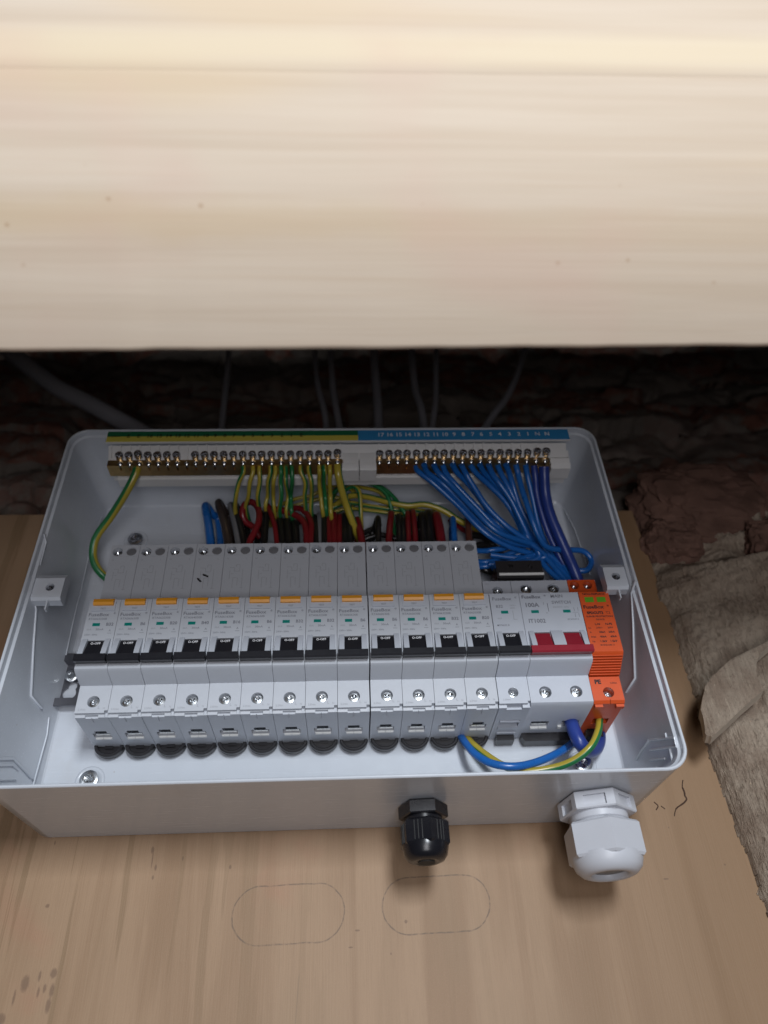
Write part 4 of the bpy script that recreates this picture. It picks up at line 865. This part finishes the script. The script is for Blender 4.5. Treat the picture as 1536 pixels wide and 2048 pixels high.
# black
o, org, hx = gland(186.8, 43, 1, 'glandk', 'small black cable gland under the box, left of the white one', 0, 0)
bm = B(); hx(bm, -89.6, -96.5, 13.0, .1); finish(bm, 'lock_nut', 'glandk', o, bevel=.4, local=org)
bm = B(); lathe(bm, (186.8, 43, -99.5), 'z', [(0, 9.8), (3.5, 9.8)], 32); finish(bm, 'neck', 'glandk', o, local=org)
bm = B(); hx(bm, -98.6, -111.0, 13.2, .35, 1.0); finish(bm, 'dome_nut', 'glandk', o, bevel=.5, local=org)
bm = B(); lathe(bm, (186.8, 43, -118), 'z', [(0.6, 4.4), (0, 4.8), (0, 7.2), (.9, 9.4), (3.0, 11.0), (6.5, 11.9), (8, 12)], 40); finish(bm, 'dome', 'glandk', o, smooth=60, local=org)
bm = B(); lathe(bm, (186.8, 43, -118.3), 'z', [(0, 2.0), (0, 4.2), (2.0, 4.4)], 24); finish(bm, 'rubber_seal', 'rubber', o, local=org)
bm = B()
for k in range(36):
    a = 2*math.pi*k/36; rr = 11.75
    box(bm, 186.8+rr*math.cos(a)-.2, 186.8+rr*math.cos(a)+.2, 43+rr*math.sin(a)-.2, 43+rr*math.sin(a)+.2, -109.5, -100)
finish(bm, 'grip_ribs', 'rubber', o, local=org)
# white
GX, GDp = 279.0, 44
o, org, hx = gland(GX, GDp, 1, 'glandw', 'large white cable gland under the right end of the box', 0, 0)
bm = B(); hx(bm, -89.6, -98.5, 20.0, .3); nt_ = finish(bm, 'lock_nut', 'glandw', o, bevel=.5, local=org)
cuts = []
for i in range(6):
    a = math.pi/3*i+.3+math.pi/6
    def f(b, a=a):
        e = Vector((math.cos(a), -math.sin(a), 0)); t = Vector((math.sin(a), math.cos(a), 0)); c = e*17.6*MM + Vector((0, 0, -4.6*MM))
        vs = [b.verts.new(c+e*se*1.9*MM+t*st*5.6*MM+Vector((0, 0, sz*2.7*MM))) for se in (-1, 1) for st in (-1, 1) for sz in (-1, 1)]
        for q_ in ((0,1,3,2),(4,6,7,5),(0,4,5,1),(2,3,7,6),(0,2,6,4),(1,5,7,3)): b.faces.new([vs[k] for k in q_])
    cuts.append(f)
evalcut(nt_, cuts)
bm = B(); lathe(bm, (GX, GDp, -106), 'z', [(0, 15.2), (1.2, 15.2), (1.6, 15.8), (2.2, 15.2), (3.4, 15.2), (3.8, 15.8), (4.4, 15.2), (8, 15.2)], 48); finish(bm, 'neck', 'glandw', o, smooth=40, local=org)
bm = B(); hx(bm, -103.5, -120.5, 20.2, .55, 1.2); finish(bm, 'dome_nut', 'glandw', o, bevel=.8, local=org)
bm = B(); lathe(bm, (GX, GDp, -127.5), 'z', [(5.5, 6.0), (5, 8.4), (.8, 9.2), (0, 10.2), (0, 12), (.8, 14), (3.2, 16.6), (6.5, 17.8), (9, 18)], 48); finish(bm, 'dome', 'glandw', o, smooth=60, local=org)
bm = B(); lathe(bm, (GX, GDp, -125.5), 'z', [(0, .5), (.5, 8.4), (3, 8.6)], 30); finish(bm, 'rubber_seal', 'wgr', o, local=org)

# crack and grit on the board to the right of the box
bm = B()
cr = [at(u, v, .25) for u, v in ((1366,1560),(1365,1575),(1370,1592),(1373,1600),(1362,1610),(1352,1618),(1349,1632))]
for p, q_ in zip(cr, cr[1:]):
    tube(bm, [(p[0], .02, p[2]), ((p[0]+q_[0])/2+random.uniform(-.6,.6), .02, (p[2]+q_[2])/2), (q_[0], .02, q_[2])], random.uniform(.3, .55), 6, smooth=3)
tube(bm, [at(1308, 1604, .05), at(1316, 1612, .05), at(1312, 1620, .05)], .35, 6, smooth=3)
tube(bm, [at(1322, 1612, .05), at(1330, 1618, .05)], .3, 6, smooth=0)
finish(bm, 'surface_crack', 'crack', board, smooth=0)
